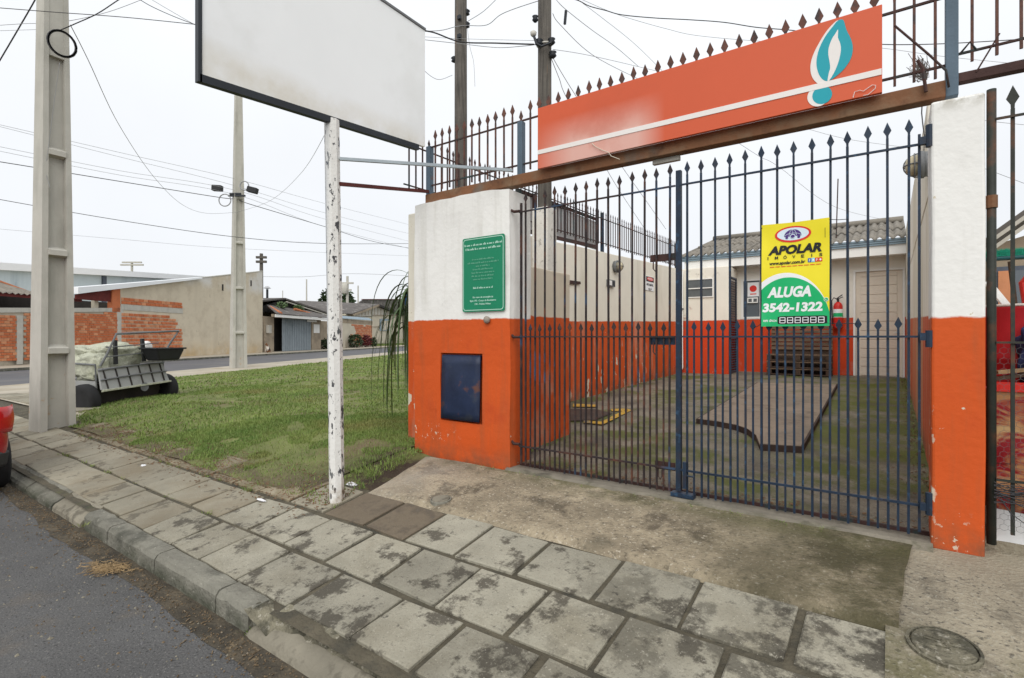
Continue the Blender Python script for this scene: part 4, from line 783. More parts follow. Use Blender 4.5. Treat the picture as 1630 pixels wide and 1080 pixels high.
dp = thing('downpipe', 'white rain downpipe in the far left corner of the yard', 'pipe', (-4.34, 13.5, .3)); MB().tube([(-4.36, 13.5, 2.9), (-4.35, 13.48, 1.0), (-4.34, 13.47, .42), (-4.36, 13.38, .34), (-4.39, 13.30, .33)], .036, 8).build('pipe', X['white'], dp, smooth=True)
MB().mm(-4.40, -4.31, 13.43, 13.53, 1.9, 1.94).build('bracket', X['steel'], dp)
# pallet bench
pbn = thing('pallet_bench', 'bench built of brown pallets against the back house wall', 'bench', (-1.77, 14.15, .3))
bw0, bw1 = -2.42, -1.08
for k in range(6): MB().mm(bw0+.02, bw1-.02, 14.30, 14.325, .90+.098*k, .90+.098*k+.075).build('back_slat', X['benchslat'], pbn)
for x in (bw0+.06, (bw0+bw1)/2, bw1-.06): MB().mm(x-.03, x+.03, 14.33, 14.40, .31, 1.46).build('back_post', X['palletwood'], pbn)
for lay in range(3):
    zb = .315+.165*lay
    for y_ in (13.78, 13.95, 14.12): MB().mm(bw0, bw1, y_, y_+.10, zb+.125, zb+.148).build('deck_board', X['benchslat'], pbn)
    for y_ in (13.78, 14.12): MB().mm(bw0, bw1, y_, y_+.09, zb, zb+.022).build('bottom_board', X['palletwood'], pbn)
    for x in (bw0+.06, (bw0+bw1)/2, bw1-.06): MB().mm(x-.05, x+.05, 13.785, 14.2, zb+.024, zb+.123).build('block', X['palletwood'], pbn)
MB().mm(bw0+.03, bw1-.03, 14.34, 14.36, .31, .90).build('void_shade_panel', X['palletwood'], pbn)  # added dark board, paints in the shade of the pallet voids
# extinguisher
ex = thing('fire_extinguisher', 'red fire extinguisher with green label on the back wall', 'extinguisher', (-.98, 14.38, 1.4))
MB().lathe([(.085, 0), (.095, .02), (.095, .52), (.075, .58), (.035, .62)], (-1.0, 14.39, 1.40), 18).build('cylinder', X['red'], ex, smooth=True)
MB().lathe([(.0962, 0), (.0962, .19)], (-1.0, 14.39, 1.66), 18).build('label', X['gwhite'], ex); MB().lathe([(.0972, 0), (.0972, .09)], (-1.0, 14.39, 1.67), 18).build('label_band', X['ggreen'], ex)
q = MB(); q.tube([(-1.0, 14.39, 2.01), (-1.0, 14.39, 2.10)], .025, 8); q.bar((-1.02, 14.36, 2.08), (-.90, 14.33, 2.13), .018); q.bar((-1.02, 14.36, 2.10), (-.91, 14.33, 2.18), .018); q.build('valve', X['black'], ex)
MB().tube([(-1.0, 14.38, 2.07), (-1.08, 14.35, 2.12), (-1.12, 14.34, 2.05), (-1.11, 14.34, 1.75), (-1.10, 14.34, 1.5)], .012, 6).build('hose', X['black'], ex, smooth=True)
# lamps, signs on the yard walls
def bulkhead(c, ax, label):
    o = thing('wall_lamp', label, 'lamp', c); s1 = ax; k = lambda r_, h: (r_, h*s1)
    MB().lathe([k(.11, 0), k(.11, .03), k(.10, .05)], c, 18, 'x').build('base', X['steel'], o, smooth=True)
    MB().lathe([k(.095, .05), k(.09, .12), k(.06, .16), k(.01, .17)], c, 18, 'x').build('glass', X['lampglass'], o, smooth=True)
    q = MB(); 
    for a in (0, rad(90)):
        q.tube([(c[0]+s1*(.05+.13*math.sin(t_)), c[1]+.108*math.cos(t_)*math.cos(a), c[2]+.108*math.cos(t_)*math.sin(a)) for t_ in np.linspace(0, math.pi, 11)], .006, 5)
    q.tube([(c[0]+s1*.10, c[1]+.105*math.cos(t_), c[2]+.105*math.sin(t_)) for t_ in np.linspace(0, 2*math.pi, 17)], .006, 5)
    q.lathe([k(.12, .03), k(.12, .075), k(.112, .075)], c, 18, 'x'); q.build('guard', X['steel'], o, smooth=True)
bulkhead((-4.395, 9.55, 2.58), 1, 'caged round lamp on the left yard wall'); bulkhead((.272, 5.95, 2.74), -1, 'caged round lamp on the right boundary wall')
def wsign(label, y0, y1, z0, z1, hdr, lines):
    o = thing('warning_sign', label, 'sign', (-4.39, (y0+y1)/2, z0)); xf = -4.386
    MB().mm(-4.396, xf, y0, y1, z0, z1).build('plate', X['gwhite'], o)
    zz_ = z1-(z1-z0)*.38
    MB().mm(xf, xf+.003, y0+.01, y1-.01, zz_, z1-.01).build('header', X['gblack'], o); MB().lathe([(1, 0), (1, .002)], (0, 0, 0), 20, 'x') 
    MB().prism([(xf+.004, (y0+y1)/2+(y1-y0)*.42*math.cos(t_), (zz_+z1)/2+(z1-z0)*.13*math.sin(t_)) for t_ in np.linspace(0, 6.283, 20, endpoint=False)], (.002, 0, 0)).build('oval', X['gred'], o)
    if hdr: text(hdr, .06, (xf+.0075, (y0+y1)/2, (zz_+z1)/2-.02), X['gwhite'], o, rot=(rad(90), 0, rad(90)), align='CENTER', width=(y1-y0)*.62)
    for k, l in enumerate(lines): text(l, .07, (xf+.002, (y0+y1)/2, zz_-.09-.10*k), X['gblack'], o, rot=(rad(90), 0, rad(90)), align='CENTER', width=(y1-y0)*(.86 if len(l) > 4 else .4), bold=.001)
wsign('white PERIGO INFLAM\u00c1VEL sign far along the left yard wall', 11.15, 11.62, 2.24, 2.56, 'PERIGO', ['INFLAM\u00c1VEL', 'GLP'])
so_ = thing('wall_sign', 'small red and black sign seen just past the wide pillar', 'sign', (-4.39, 6.4, 2.3)); MB().mm(-4.397, -4.388, 6.05, 6.52, 2.29, 2.42).build('plate', X['gblack'], so_); MB().mm(-4.387, -4.384, 6.07, 6.36, 2.305, 2.405).build('red_field', X['gred'], so_)
sk = thing('switch_box', 'small grey switch box below the left wall lamp', 'box', (-4.39, 9.4, 2.2)); MB().mm(-4.398, -4.34, 9.18, 9.46, 2.17, 2.30).build('case', X['steel'], sk, bevel=.005); MB().mm(-4.339, -4.335, 9.20, 9.30, 2.19, 2.28).build('cover', X['white'], sk); MB().mm(-4.339, -4.335, 9.33, 9.43, 2.19, 2.28).build('cover', X['black'], sk)
tag(MB().prism([(-4.39, 7.72, 2.09), (-4.39, 8.12, 2.12), (-4.39, 8.10, 2.165), (-4.39, 7.72, 2.155)], (.02, 0, 0)).build('rusty_bracket', X['darkrust']), 'flat dark rusty bracket fixed to the left yard wall', 'bracket')
cw = MB().tube([onx(1466+a, b_, .265) for a, b_ in [(2, 160), (1, 180), (3, 200), (6, 218), (5, 240), (7, 258)]], .006, 5).build('lamp_cable', X['cable'], smooth=True); tag(cw, 'black cable hanging down the boundary wall to its lamp', 'cable')

# ------------------------------------------------------------------ utility poles
def hpole(label, base, rot, W, Dp, taper, h, ribs, group='concrete utility poles'):
    o = thing('utility_pole', label, 'utility pole', base, group, rot, True); k = lambda z: 1-taper*z/h
    q = MB()
    def seg(z0_, z1_, x0, x1, y0, y1):
        a, b_ = k(z0_), k(z1_); q.hexa([(x0*a, y0*a, z0_), (x1*a, y0*a, z0_), (x1*a, y1*a, z0_), (x0*a, y1*a, z0_), (x0*b_, y0*b_, z1_), (x1*b_, y0*b_, z1_), (x1*b_, y1*b_, z1_), (x0*b_, y1*b_, z1_)])
    fl = W*.20
    top_ = ribs[-1]
    seg(-.2, h, -W/2, -W/2+fl, -Dp/2, Dp/2); seg(-.2, h, W/2-fl, W/2, -Dp/2, Dp/2)
    seg(-.2, top_, -W/2+fl, W/2-fl, -Dp*.22, Dp*.22); seg(top_, h, -W/2+fl, W/2-fl, -Dp/2+.012, Dp/2-.012)
    q.build('shaft', X['conc'], o)
    for z in ribs[:-1]:
        a = k(z); x0 = (W/2-fl)*a-.001; 
        for s in (-1, 1):
            MB().hexa([(-x0, s*Dp*.21*a, z-.07), (x0, s*Dp*.21*a, z-.07), (x0, s*Dp*.56*a, z-.04), (-x0, s*Dp*.56*a, z-.04), (-x0, s*Dp*.21*a, z+.10), (x0, s*Dp*.21*a, z+.10), (x0, s*Dp*.56*a, z+.04), (-x0, s*Dp*.56*a, z+.04)][::1]).build('rib', X['conc'], o)
    return o
p1 = hpole('tall grey concrete pole beside the handcart at the lawn corner', (-10.60, 2.465, -.22), rad(97), .45, .40, .46, 9.5, [1.21, 2.72, 4.26, 5.75])
cb = tag(MB().tube([at(99, 70, 8.0)+Vector((0, .17*math.cos(t_), .19*math.sin(t_))) for t_ in np.linspace(0, 25, 60)], .018, 6).build('cable_coil', X['cable'], smooth=True), 'coil of black cable hung high on the tall corner pole', 'cable coil')
p2 = hpole('grey concrete pole across the lawn carrying black cable boxes', (-26.5, 13.35, -.40), rad(82), .70, .46, .62, 15.5, [1.82, 4.04, 6.3, 8.5])
for (u, v, lab) in ((346, 300, 'black cable box left of the pole across the lawn'), (402, 303, 'black cable box right of the pole across the lawn')):
    c = at(u, v, 26.0); o = thing('cable_box', lab, 'cable box', c, 'cable boxes on the pole across the lawn'); d_ = Vector((RT[0], RT[1], 0)); tl = Vector((0, 0, -.12 if u > 378 else -.03))
    MB().bar(c-d_*.24-tl*.5, c+d_*.24+tl*.5, .26, .28).build('case', X['blackpl'], o, bevel=.03)
for (u, v, r_, lab) in ((358, 319, 9.5, 'loop of spare cable left of the pole across the lawn'), (389, 296, 7, 'small loop of cable right of the pole across the lawn')):
    c = at(u, v, 26.0); tag(MB().tube([c+Vector((RT[0], RT[1], 0))*r_/FPX*26*math.cos(t_)+Vector((0, 0, 1))*r_/FPX*26*math.sin(t_) for t_ in np.linspace(0, 6.3, 26)], .028, 5).build('cable_loop', X['cable_thin'], smooth=True), lab, 'cable coil')
q = MB(); c = at(377, 312, 26.1); q.bar(c-Vector((RT[0], RT[1], 0))*.42, c+Vector((RT[0], RT[1], 0))*.42, .08); q.bar(c+Vector((0, 0, .1))-Vector((RT[0], RT[1], 0))*.35, c+Vector((0, 0, .1))+Vector((RT[0], RT[1], 0))*.2, .08); q.build('clamp', X['black'], None); D.objects['clamp'].name = 'pole_clamp'; tag(D.objects['pole_clamp'], 'black clamp gripping cables on the pole across the lawn', 'clamp')
def woodpole(label, u, t, zb, zt, r0, r1, uw=None):
    b = at(u, HZ, t); o = thing('utility_pole', label, 'utility pole', (b.x, b.y, zb), 'timber utility poles')
    MB().tube([(b.x, b.y, zb), (b.x, b.y, (zb+zt)/2), (b.x, b.y, zt)], [r0, (r0+r1)/2, r1], 14).build('shaft', X['wood'], o, smooth=True); return o, b
w1, b1 = woodpole('weathered timber pole left of the orange sign', 733.5, 8.6, -.1, 8.4, .112, .095)
for v, u in ((20, 743), (40, 743), (95, 723)):
    c = at(u, v, 8.6); q = MB(); q.lathe([(.02, -.05), (.05, -.03), (.03, 0), (.055, .02), (.02, .05)], c, 10); q.build('insulator', X['black'], w1, smooth=True)
for v in (28, 58): c = at(731, v, 8.47); MB().mm(c.x-.03, c.x+.03, c.y-.02, c.y+.02, c.z-.03, c.z+.03).build('bolt', X['black'], w1)
w2, b2_ = woodpole('timber pole rising behind the orange sign with limewashed foot', 867, 7.45, .02, 7.6, .105, .092)
MB().mm(b2_.x-.135, b2_.x+.125, b2_.y-.13, b2_.y+.13, .0, 3.02).build('limewashed_base', X['limewash'], w2, bevel=.02)
for (u, v, s_) in ((852, 30, 1), (878, 66, 1.2), (880, 87, 1.2), (858, 68, 1.3)):
    c = at(u, v, 7.35); MB().lathe([(.02*s_, -.05), (.045*s_, -.02), (.03*s_, .01), (.045*s_, .03), (.01, .05)], c, 10).build('insulator', X['black'], w2, smooth=True)
c = at(849, 54, 7.3); MB().lathe([(.02, -.04), (.04, -.02), (.045, .02), (.02, .04)], c, 10).build('insulator', X['porcelain'], w2, smooth=True)
q = MB(); q.tube([at(850, 58, 7.28), at(854, 70, 7.28), at(862, 74, 7.28), at(878, 68, 7.28)], .018, 6); q.build('clamp', X['black'], w2)
MB().tube([(b2_.x+.105*math.cos(t_), b2_.y+.105*math.sin(t_), at(866, 69, 7.4).z+.02*math.sin(t_)) for t_ in np.linspace(0, 6.3, 20)], .014, 5).build('clamp_band', X['porcelain'], w2)
tag(MB().bar(at(901, 17, 7.8), at(899, 39, 7.8), .03, .03).build('splice_tube', X['black']), 'short black splice tube hanging from a wire by the timber pole', 'splice')

# ------------------------------------------------------------------ wires
def wire(pts, r_, label, m='cable', grp='cables strung across the sky', k=7):
    P = [at(*p) for p in pts]; o = []
    for i in range(len(P)-1):
        p0, p1, p2, p3 = P[max(i-1, 0)], P[i], P[i+1], P[min(i+2, len(P)-1)]
        for j in range(k):
            t_ = j/k; o.append(.5*((2*p1)+(-p0+p2)*t_+(2*p0-5*p1+4*p2-p3)*t_*t_+(-p0+3*p1-3*p2+p3)*t_**3))
    o.append(P[-1]); tag(MB().tube(o, r_*.78, 5).build('cable', X[m], smooth=True), label, 'cable', grp)
wire([(-60, 186, 20), (0, 199, 21), (190, 243, 23.5), (378, 286, 26.3), (520, 325, 36), (700, 370, 52)], .011, 'topmost thin cable of the bundle along the side street', 'cable_thin', 'cables along the side street')
wire([(-60, 188, 20), (0, 202, 21), (190, 250, 23.5), (378, 297, 26.3), (520, 340, 36), (700, 384, 52)], .011, 'second thin cable of the bundle along the side street', 'cable_thin', 'cables along the side street')
wire([(-60, 222, 20), (0, 234, 21), (190, 272, 23.5), (378, 304, 26.3), (520, 350, 36), (700, 397, 52)], .011, 'third thin cable of the bundle along the side street', 'cable_thin', 'cables along the side street')
wire([(-60, 228, 20), (0, 241, 21), (190, 279, 23.5), (378, 311, 26.3), (520, 362, 36), (700, 408, 52)], .011, 'fourth thin cable of the bundle along the side street', 'cable_thin', 'cables along the side street')
wire([(-60, 250, 20), (0, 258, 21), (190, 289, 23.5), (345, 314, 26), (378, 318, 26.3), (400, 326, 27), (520, 362, 36), (600, 386, 44), (700, 403, 52)], .022, 'thickest black cable of the side street bundle')
wire([(-60, 306, 21), (0, 318, 22), (190, 351, 24), (378, 378, 25.2), (520, 388, 30), (660, 388, 38)], .018, 'black cable crossing below the side street bundle')
wire([(0, 365, 34), (190, 381, 36), (378, 396, 40), (660, 408, 50)], .012, 'lowest faint cable over the far houses', 'cable_thin')
wire([(-40, 10, 7.6), (0, 13, 7.7), (90, 20, 7.75), (200, 28, 7.8), (318, 40, 7.9)], .007, 'straight dark cable crossing in front of the tall corner pole')
wire([(-20, 130, 9), (0, 96, 8.8), (30, 45, 8.6), (58, -4, 8.4), (75, -40, 8.3)], .013, 'twisted dark cable at the top left corner')
wire([(92, 50, 8.0), (120, 38, 8.0), (155, 22, 8.0), (192, -2, 8.0), (230, -24, 8.0)], .010, 'twisted cable leaving the corner pole up to the right')
wire([(-20, 42, 8.4), (40, 38, 8.4), (95, 36, 8.4), (170, 20, 8.4), (235, -4, 8.4)], .005, 'thin grey cable passing behind the corner pole top', 'cable_thin')
wire([(-20, 50, 8.4), (40, 48, 8.4), (80, 47, 8.2)], .004, 'short grey cable ending at the corner pole', 'cable_thin')
wire([(112, 40, 8.0), (140, 95, 9), (190, 200, 12), (245, 282, 16), (290, 326, 20), (330, 340, 23), (378, 338, 26)], .008, 'long slack drop wire from the corner pole over the lawn', 'cable_thin')
wire([(378, 338, 26), (430, 320, 24), (480, 275, 18), (525, 200, 12)], .008, 'slack wire rising from the far pole towards the billboard', 'cable_thin')
wire([(214, -6, 8), (240, 10, 8), (280, 28, 8), (318, 42, 8)], .007, 'dark cable sloping to the billboard edge at the top')
wire([(232, -6, 8), (262, 12, 8), (300, 34, 8), (322, 46, 8)], .005, 'thinner cable just above the one sloping to the billboard', 'cable_thin')
wire([(95, 100, 7.9), (88, 150, 7.95), (75, 250, 8), (72, 270, 8), (80, 300, 8)], .004, 'thin wire running down the left edge of the corner pole', 'cable_thin')
wire([(660, 48, 7.6), (690, 52, 7.8), (733, 67, 8.3), (790, 69, 8.0), (850, 71, 7.35)], .014, 'thick black cable between the two timber poles')
wire([(660, 50, 7.6), (700, 49, 8), (725, 43, 8.4), (742, 41, 8.5), (775, 40, 8.2), (800, 22, 8), (850, 4, 7.8), (900, -10, 7.6)], .007, 'cable sweeping up to the right from the left timber pole', 'cable_thin')
wire([(660, 62, 7.8), (733, 70, 8.4), (790, 76, 8.0), (830, 74, 7.6), (856, 71, 7.35)], .006, 'slack thinner cable under the thick one between timber poles', 'cable_thin')
wire([(660, 58, 7.8), (733, 62, 8.4), (850, 65, 7.4)], .004, 'taut thin wire above the thick cable between timber poles', 'cable_thin')
wire([(745, 34, 8.5), (770, 18, 8.3), (795, -6, 8.2)], .006, 'short cable rising steeply from the left timber pole', 'cable_thin')
wire([(671, 108, 8), (685, 121, 8.1), (700, 127, 8.2), (720, 120, 8.5)], .005, 'short slack wire between billboard and left timber pole', 'cable_thin')
wire([(744, 45, 8.5), (748, 75, 8.5), (754, 100, 8.5), (756, 138, 8.5)], .004, 'loose wire end hanging beside the left timber pole', 'cable_thin')
wire([(878, -8, 9), (917, 0, 9), (938, 10, 9), (964, 17, 9), (990, 24, 9), (1042, 29, 9), (1100, 32, 9), (1153, 36, 9), (1205, 44, 9), (1271, 50, 9), (1340, 64, 9), (1404, 71, 9), (1503, 70, 9), (1640, 62, 9)], .010, 'wavy black cable running right above the fence spears')
wire([(918, -4, 10), (964, 16, 10), (1000, 29, 10), (1060, 46, 10), (1110, 57, 10), (1210, 66, 10), (1320, 72, 10), (1404, 77, 10), (1500, 90, 10), (1640, 104, 10)], .005, 'thin wire below the wavy cable above the fence', 'cable_thin')
wire([(880, 22, 7.5), (892, 40, 8), (945, 89, 9), (1016, 126, 11)], .006, 'wire falling from the right timber pole behind the sign', 'cable_thin')
wire([(884, -2, 8), (899, 14, 8), (942, 48, 9), (980, 75, 10), (1016, 106, 11)], .006, 'wire sloping past the black splice tube', 'cable_thin')
wire([(915, -4, 9), (960, 30, 10), (1010, 70, 11), (1055, 114, 12)], .005, 'straight thin wire sloping behind the sign centre', 'cable_thin')
wire([(880, 79, 7.4), (945, 90, 8.5), (1052, 115, 11)], .005, 'gently sloping wire from the right timber pole behind the sign', 'cable_thin')
wire([(877, 92, 7.4), (890, 125, 7.8), (905, 162, 8.4), (964, 267, 10), (990, 310, 11), (1030, 370, 13)], .006, 'steep service wire falling from the right timber pole into the yard', 'cable_thin')
wire([(880, 92, 7.4), (895, 118, 7.8), (920, 158, 8.4), (987, 261, 10), (1020, 308, 11), (1060, 365, 13)], .006, 'second steep service wire beside the first into the yard', 'cable_thin')
wire([(1171, 225, 10), (1210, 250, 11), (1240, 266, 12), (1330, 330, 14), (1440, 356, 16)], .005, 'thin wire crossing behind the right gate leaf', 'cable_thin')
wire([(1280, 204, 9), (1350, 222, 9), (1450, 236, 9)], .004, 'faint wire just under the beam near the slim pillar', 'cable_thin')
wire([(1565, 192, 7), (1600, 196, 7), (1640, 200, 7)], .004, 'upper thin wire seen right of the slim pillar', 'cable_thin')
wire([(1565, 268, 7), (1590, 277, 7), (1640, 296, 7)], .004, 'lower thin wire seen right of the slim pillar', 'cable_thin')
wire([(392, 440, 70), (480, 441, 72), (560, 436, 74), (660, 440, 80)], .03, 'far faint cable over the low house roofs', 'cable_thin')

# ------------------------------------------------------------------ handcart
ct = thing('handcart', 'old two wheeled handcart with white sacks parked on the lawn corner', 'handcart', (-13.07, 4.04, -.27), None, rad(110.4), True); ct.rotation_euler = (0, rad(-3), rad(110.4))
hw = .70; PY = .30
q = MB(); q.hexa([(-hw+.05, -.40, .20), (hw-.05, -.40, .20), (hw-.05, .9, .20), (-hw+.05, .9, .20), (-hw, -.46, .60), (hw, -.46, .60), (hw, .9, .60), (-hw, .9, .60)]); q.build('bed', X['cartdark'], ct)
q = MB(); q.hexa([(-hw-.02, -.76+.12, .50), (hw+.02, -.76+.12, .50), (hw+.02, -.60, .50), (-hw-.02, -.60, .50), (-hw+.03, -.52, .90), (hw-.03, -.52, .90), (hw-.03, -.48, .90), (-hw+.03, -.48, .90)]); q.build('tail_panel', X['cartside'], ct)
for k in range(6): x = -.60+.24*k; MB().hexa([(x-.012, -.655, .51), (x+.012, -.655, .51), (x+.012, -.635, .51), (x-.012, -.635, .51), (x-.012, -.535, .89), (x+.012, -.535, .89), (x+.012, -.515, .89), (x-.012, -.515, .89)]).build('panel_rib', X['cartdark'], ct)
for z, y_ in ((.70, -.60), (.885, -.54)): MB().tube([(-hw, y_, z-.02), (-hw*.5, y_-.01, z), (hw*.4, y_-.01, z+.01), (hw, y_, z)], .016).build('panel_rail', X['steel'], ct)
MB().hexa([(-hw-.03, -.70, .47), (hw+.02, -.70, .47), (hw, -.60, .45), (-hw, -.60, .45), (-hw-.03, -.70, .50), (hw+.02, -.70, .50), (hw, -.60, .50), (-hw, -.60, .50)]).build('lip', X['bag'], ct)
MB().lathe([(.09, -.02), (.075, .02)], (.12, -.66, .44), 12, 'y').build('tow_plate', X['steel'], ct)
for s in (-1, 1): MB().hexa([(s*hw, -.50, .46), (s*hw, .9, .46), (s*(hw+.03), .9, .46), (s*(hw+.03), -.50, .46), (s*hw, -.50, .66), (s*hw, .9, .68), (s*(hw+.03), .9, .68), (s*(hw+.03), -.50, .66)]).build('side_panel', X['cartside'], ct); MB().tube([(s*(hw+.015), -.5, .66), (s*(hw+.015), -.5, .98), (s*(hw+.015), .88, 1.02), (s*(hw+.015), .88, .67)], .018).build('side_rail', X['steel'], ct); MB().tube([(s*(hw+.015), .2, .66), (s*(hw+.015), .2, 1.0)], .014).build('side_stake', X['steel'], ct)
for s in (-1, 1):
    wq = MB().lathe([(.20, -.09), (.285, -.10), (.31, -.06), (.31, .06), (.285, .10), (.20, .09)], (s*.84, -.36, .31), 22, 'x').build('wheel', X['rubber'], ct, smooth=True)
    MB().lathe([(.05, -.04), (.195, -.05), (.195, .05), (.05, .04)], (s*.84, -.36, .31), 18, 'x').build('rim', X['steel'], wq, smooth=True)
MB().tube([(-.84, -.36, .31), (.84, -.36, .31)], .03).build('axle', X['cartdark'], ct)
q = MB(); q.tube([(-.70, -.60, .95), (-.60, -.64, 1.15), (-.46, -.74, 1.56), (.92, -.74, 1.56), (.80, -.66, 1.34), (.60, -.60, 1.02)], .022, 8); q.build('handle_bar', X['steel'], ct)
for z in (1.12, 1.30): MB().tube([(-.58, -.62, z), (.55, -.60, z+.02)], .012).build('cross_bar', X['steel'], ct)
def lump(name, c, s, m, amp, seed, power=.6):
    bm = bmesh.new(); bmesh.ops.create_icosphere(bm, subdivisions=4, radius=1)
    for v in bm.verts:
        d_ = v.co.copy(); d_ = Vector([math.copysign(abs(a)**power, a) for a in d_]); kk = 1+amp*noise.noise(v.co*2.2+Vector((seed, 0, 0)))+amp*.5*noise.noise(v.co*5+Vector((0, seed, 0)))
        v.co = Vector((d_.x*s[0]*kk, d_.y*s[1]*kk, d_.z*s[2]*kk))+Vector(c)
    mb = MB(); bm.verts.index_update(); mb.add([v.co for v in bm.verts], [tuple(v.index for v in f_.verts) for f_ in bm.faces]); bm.free(); return mb
def world_of(loc, rot, p): return Matrix.Rotation(rot, 4, 'Z') @ Matrix.Rotation(rad(-3), 4, 'Y') @ Vector(p)+Vector(loc)
CT = ((-13.07, 4.04, -.27), rad(110.4))
def oncart(name, c, s, m, lab, cat, amp, seed, power=.6):
    mb = lump(name, (0, 0, 0), s, m, amp, seed, power); R_ = Matrix.Rotation(CT[1], 4, 'Z') @ Matrix.Rotation(rad(-3), 4, 'Y'); mb.v = [tuple(R_ @ Vector(v)+world_of(*CT, c)) for v in mb.v]
    return tag(mb.build(name, X[m], smooth=True), lab, cat)
oncart('sack', (-.10, .05, .98), (.50, .44, .33), 'bag', 'bulging dirty white sack filling the handcart', 'sack', .34, 3, .45)
oncart('sack', (-.52, -.2, .92), (.16, .28, .26), 'bag', 'smaller grey white sack at the left of the handcart', 'sack', .2, 9)
o = oncart('jug', (.50, -.32, 1.16), (.10, .10, .20), 'white', 'white plastic jug upright on the handcart', 'jug', .05, 5, .8)
tb = thing('tub', 'black plastic tub hung on the back of the handcart', 'tub', world_of(*CT, (.46, -.80, .96)), None, CT[1], True)
q = MB(); q.hexa([(-.24, -.17, .0), (.24, -.17, 0), (.24, .17, 0), (-.24, .17, 0), (-.33, -.22, .24), (.33, -.22, .24), (.33, .22, .24), (-.33, .22, .24)]); q.build('bowl', X['blackpl'], tb, bevel=.03); MB().tube([(-.34, -.23, .25), (.34, -.23, .25), (.34, .23, .25), (-.34, .23, .25), (-.34, -.23, .25)], .02).build('rim', X['blackpl'], tb); MB().mm(-.22, .2, -.12, .1, .225, .262).build('contents', X['straw'], tb)
for s in (-1, 1): tag(MB().bar(world_of(*CT, (.30*s-.02, -.50, .95)), world_of(*CT, (.30*s+(.0 if s > 0 else .03), -.45, 1.42)), .10, .05).build('dark_board', X['blackpl']), 'dark board standing against the sacks on the handcart, %s' % ('near the jug' if s > 0 else 'away from the jug'), 'board')

# ------------------------------------------------------------------ parked red car (rear corner at the frame's edge)
car = thing('parked_car', 'red car parked at the kerb at the left edge', 'car', (-9.42, .60, -.48), None, 0, True)
L2 = 1.98; hwid = .865
st = [(-L2, .52, .42, .78), (-1.75, .76, .24, .82), (-1.2, .83, .20, .90), (0, .865, .20, .93), (1.3, .865, .20, .95), (1.72, .85, .24, .95), (1.90, .80, .28, .94), (L2, .66, .36, .90)]
q = MB(); ring = 12; vs = []
for x, hw_, zb, zt in st:
    for k in range(ring):
        a = 2*math.pi*k/ring+math.pi/ring; cy_, cz_ = math.cos(a), math.sin(a); sy = math.copysign(abs(cy_)**.45, cy_); sz = math.copysign(abs(cz_)**.5, cz_); vs.append((x, hw_*sy, (zb+zt)/2+(zt-zb)/2*sz))
q.add(vs, [(i*ring+k, i*ring+(k+1) % ring, (i+1)*ring+(k+1) % ring, (i+1)*ring+k) for i in range(len(st)-1) for k in range(ring)]+[tuple(range(ring))[::-1], tuple(range((len(st)-1)*ring, len(st)*ring))])
o = q.build('body', X['carred'], car, smooth=True); md = o.modifiers.new('sub', 'SUBSURF'); md.levels = 2; md.render_levels = 2
q = MB(); q.hexa([(-1.1, -.74, .9), (1.85, -.74, .9), (1.85, .74, .9), (-1.1, .74, .9), (-.35, -.56, 1.44), (1.45, -.56, 1.44), (1.45, .56, 1.44), (-.35, .56, 1.44)]); q.build('cabin', X['glassdark'], car, bevel=.05)
q = MB(); q.hexa([(-.36, -.58, 1.425), (1.47, -.58, 1.425), (1.47, .58, 1.425), (-.36, .58, 1.425), (-.3, -.54, 1.48), (1.4, -.54, 1.48), (1.4, .54, 1.48), (-.3, .54, 1.48)]); q.build('roof', X['carred'], car, bevel=.02)
for s in (-1, 1):
    for (xa, xb) in ((-1.12, -.36), (.42, .50), (1.46, 1.86)):
        MB().bar((xa, s*.745, .9), (xb if xa != .42 else .46, s*.575, 1.44), .07, .05).build('roof_post', X['carred'], car)
    lamp = MB().sheet(4, 5, lambda i, j, s=s: (1.70+.262*math.sin(i*1.57)-.03*abs(j-.5), s*(.60+.262*math.cos(i*1.57)-.03*abs(j-.5)), .68+.27*j)).build('tail_lamp', X['lampred'], car, smooth=True)
    md = lamp.modifiers.new('solid', 'SOLIDIFY'); md.thickness = .015; md.offset = 1
    for x in (-1.25, 1.30):
        wq = MB().lathe([(.19, -.09), (.285, -.10), (.305, -.07), (.305, .07), (.285, .10), (.19, .09)], (x, s*.775, .305), 24, 'y').build('wheel', X['rubber'], car, smooth=True)
        MB().lathe([(.02, -.07), (.18, -.09), (.188, .06), (.02, .07)], (x, s*.775, .305), 18, 'y').build('rim', X['chrome'], wq, smooth=True)
MB().hexa([(1.72, -.82, .30), (1.985, -.66, .32), (1.985, .66, .32), (1.72, .82, .30), (1.74, -.84, .48), (2.02, -.68, .50), (2.02, .68, .50), (1.74, .84, .48)]).build('bumper', X['blackpl'], car, bevel=.03)

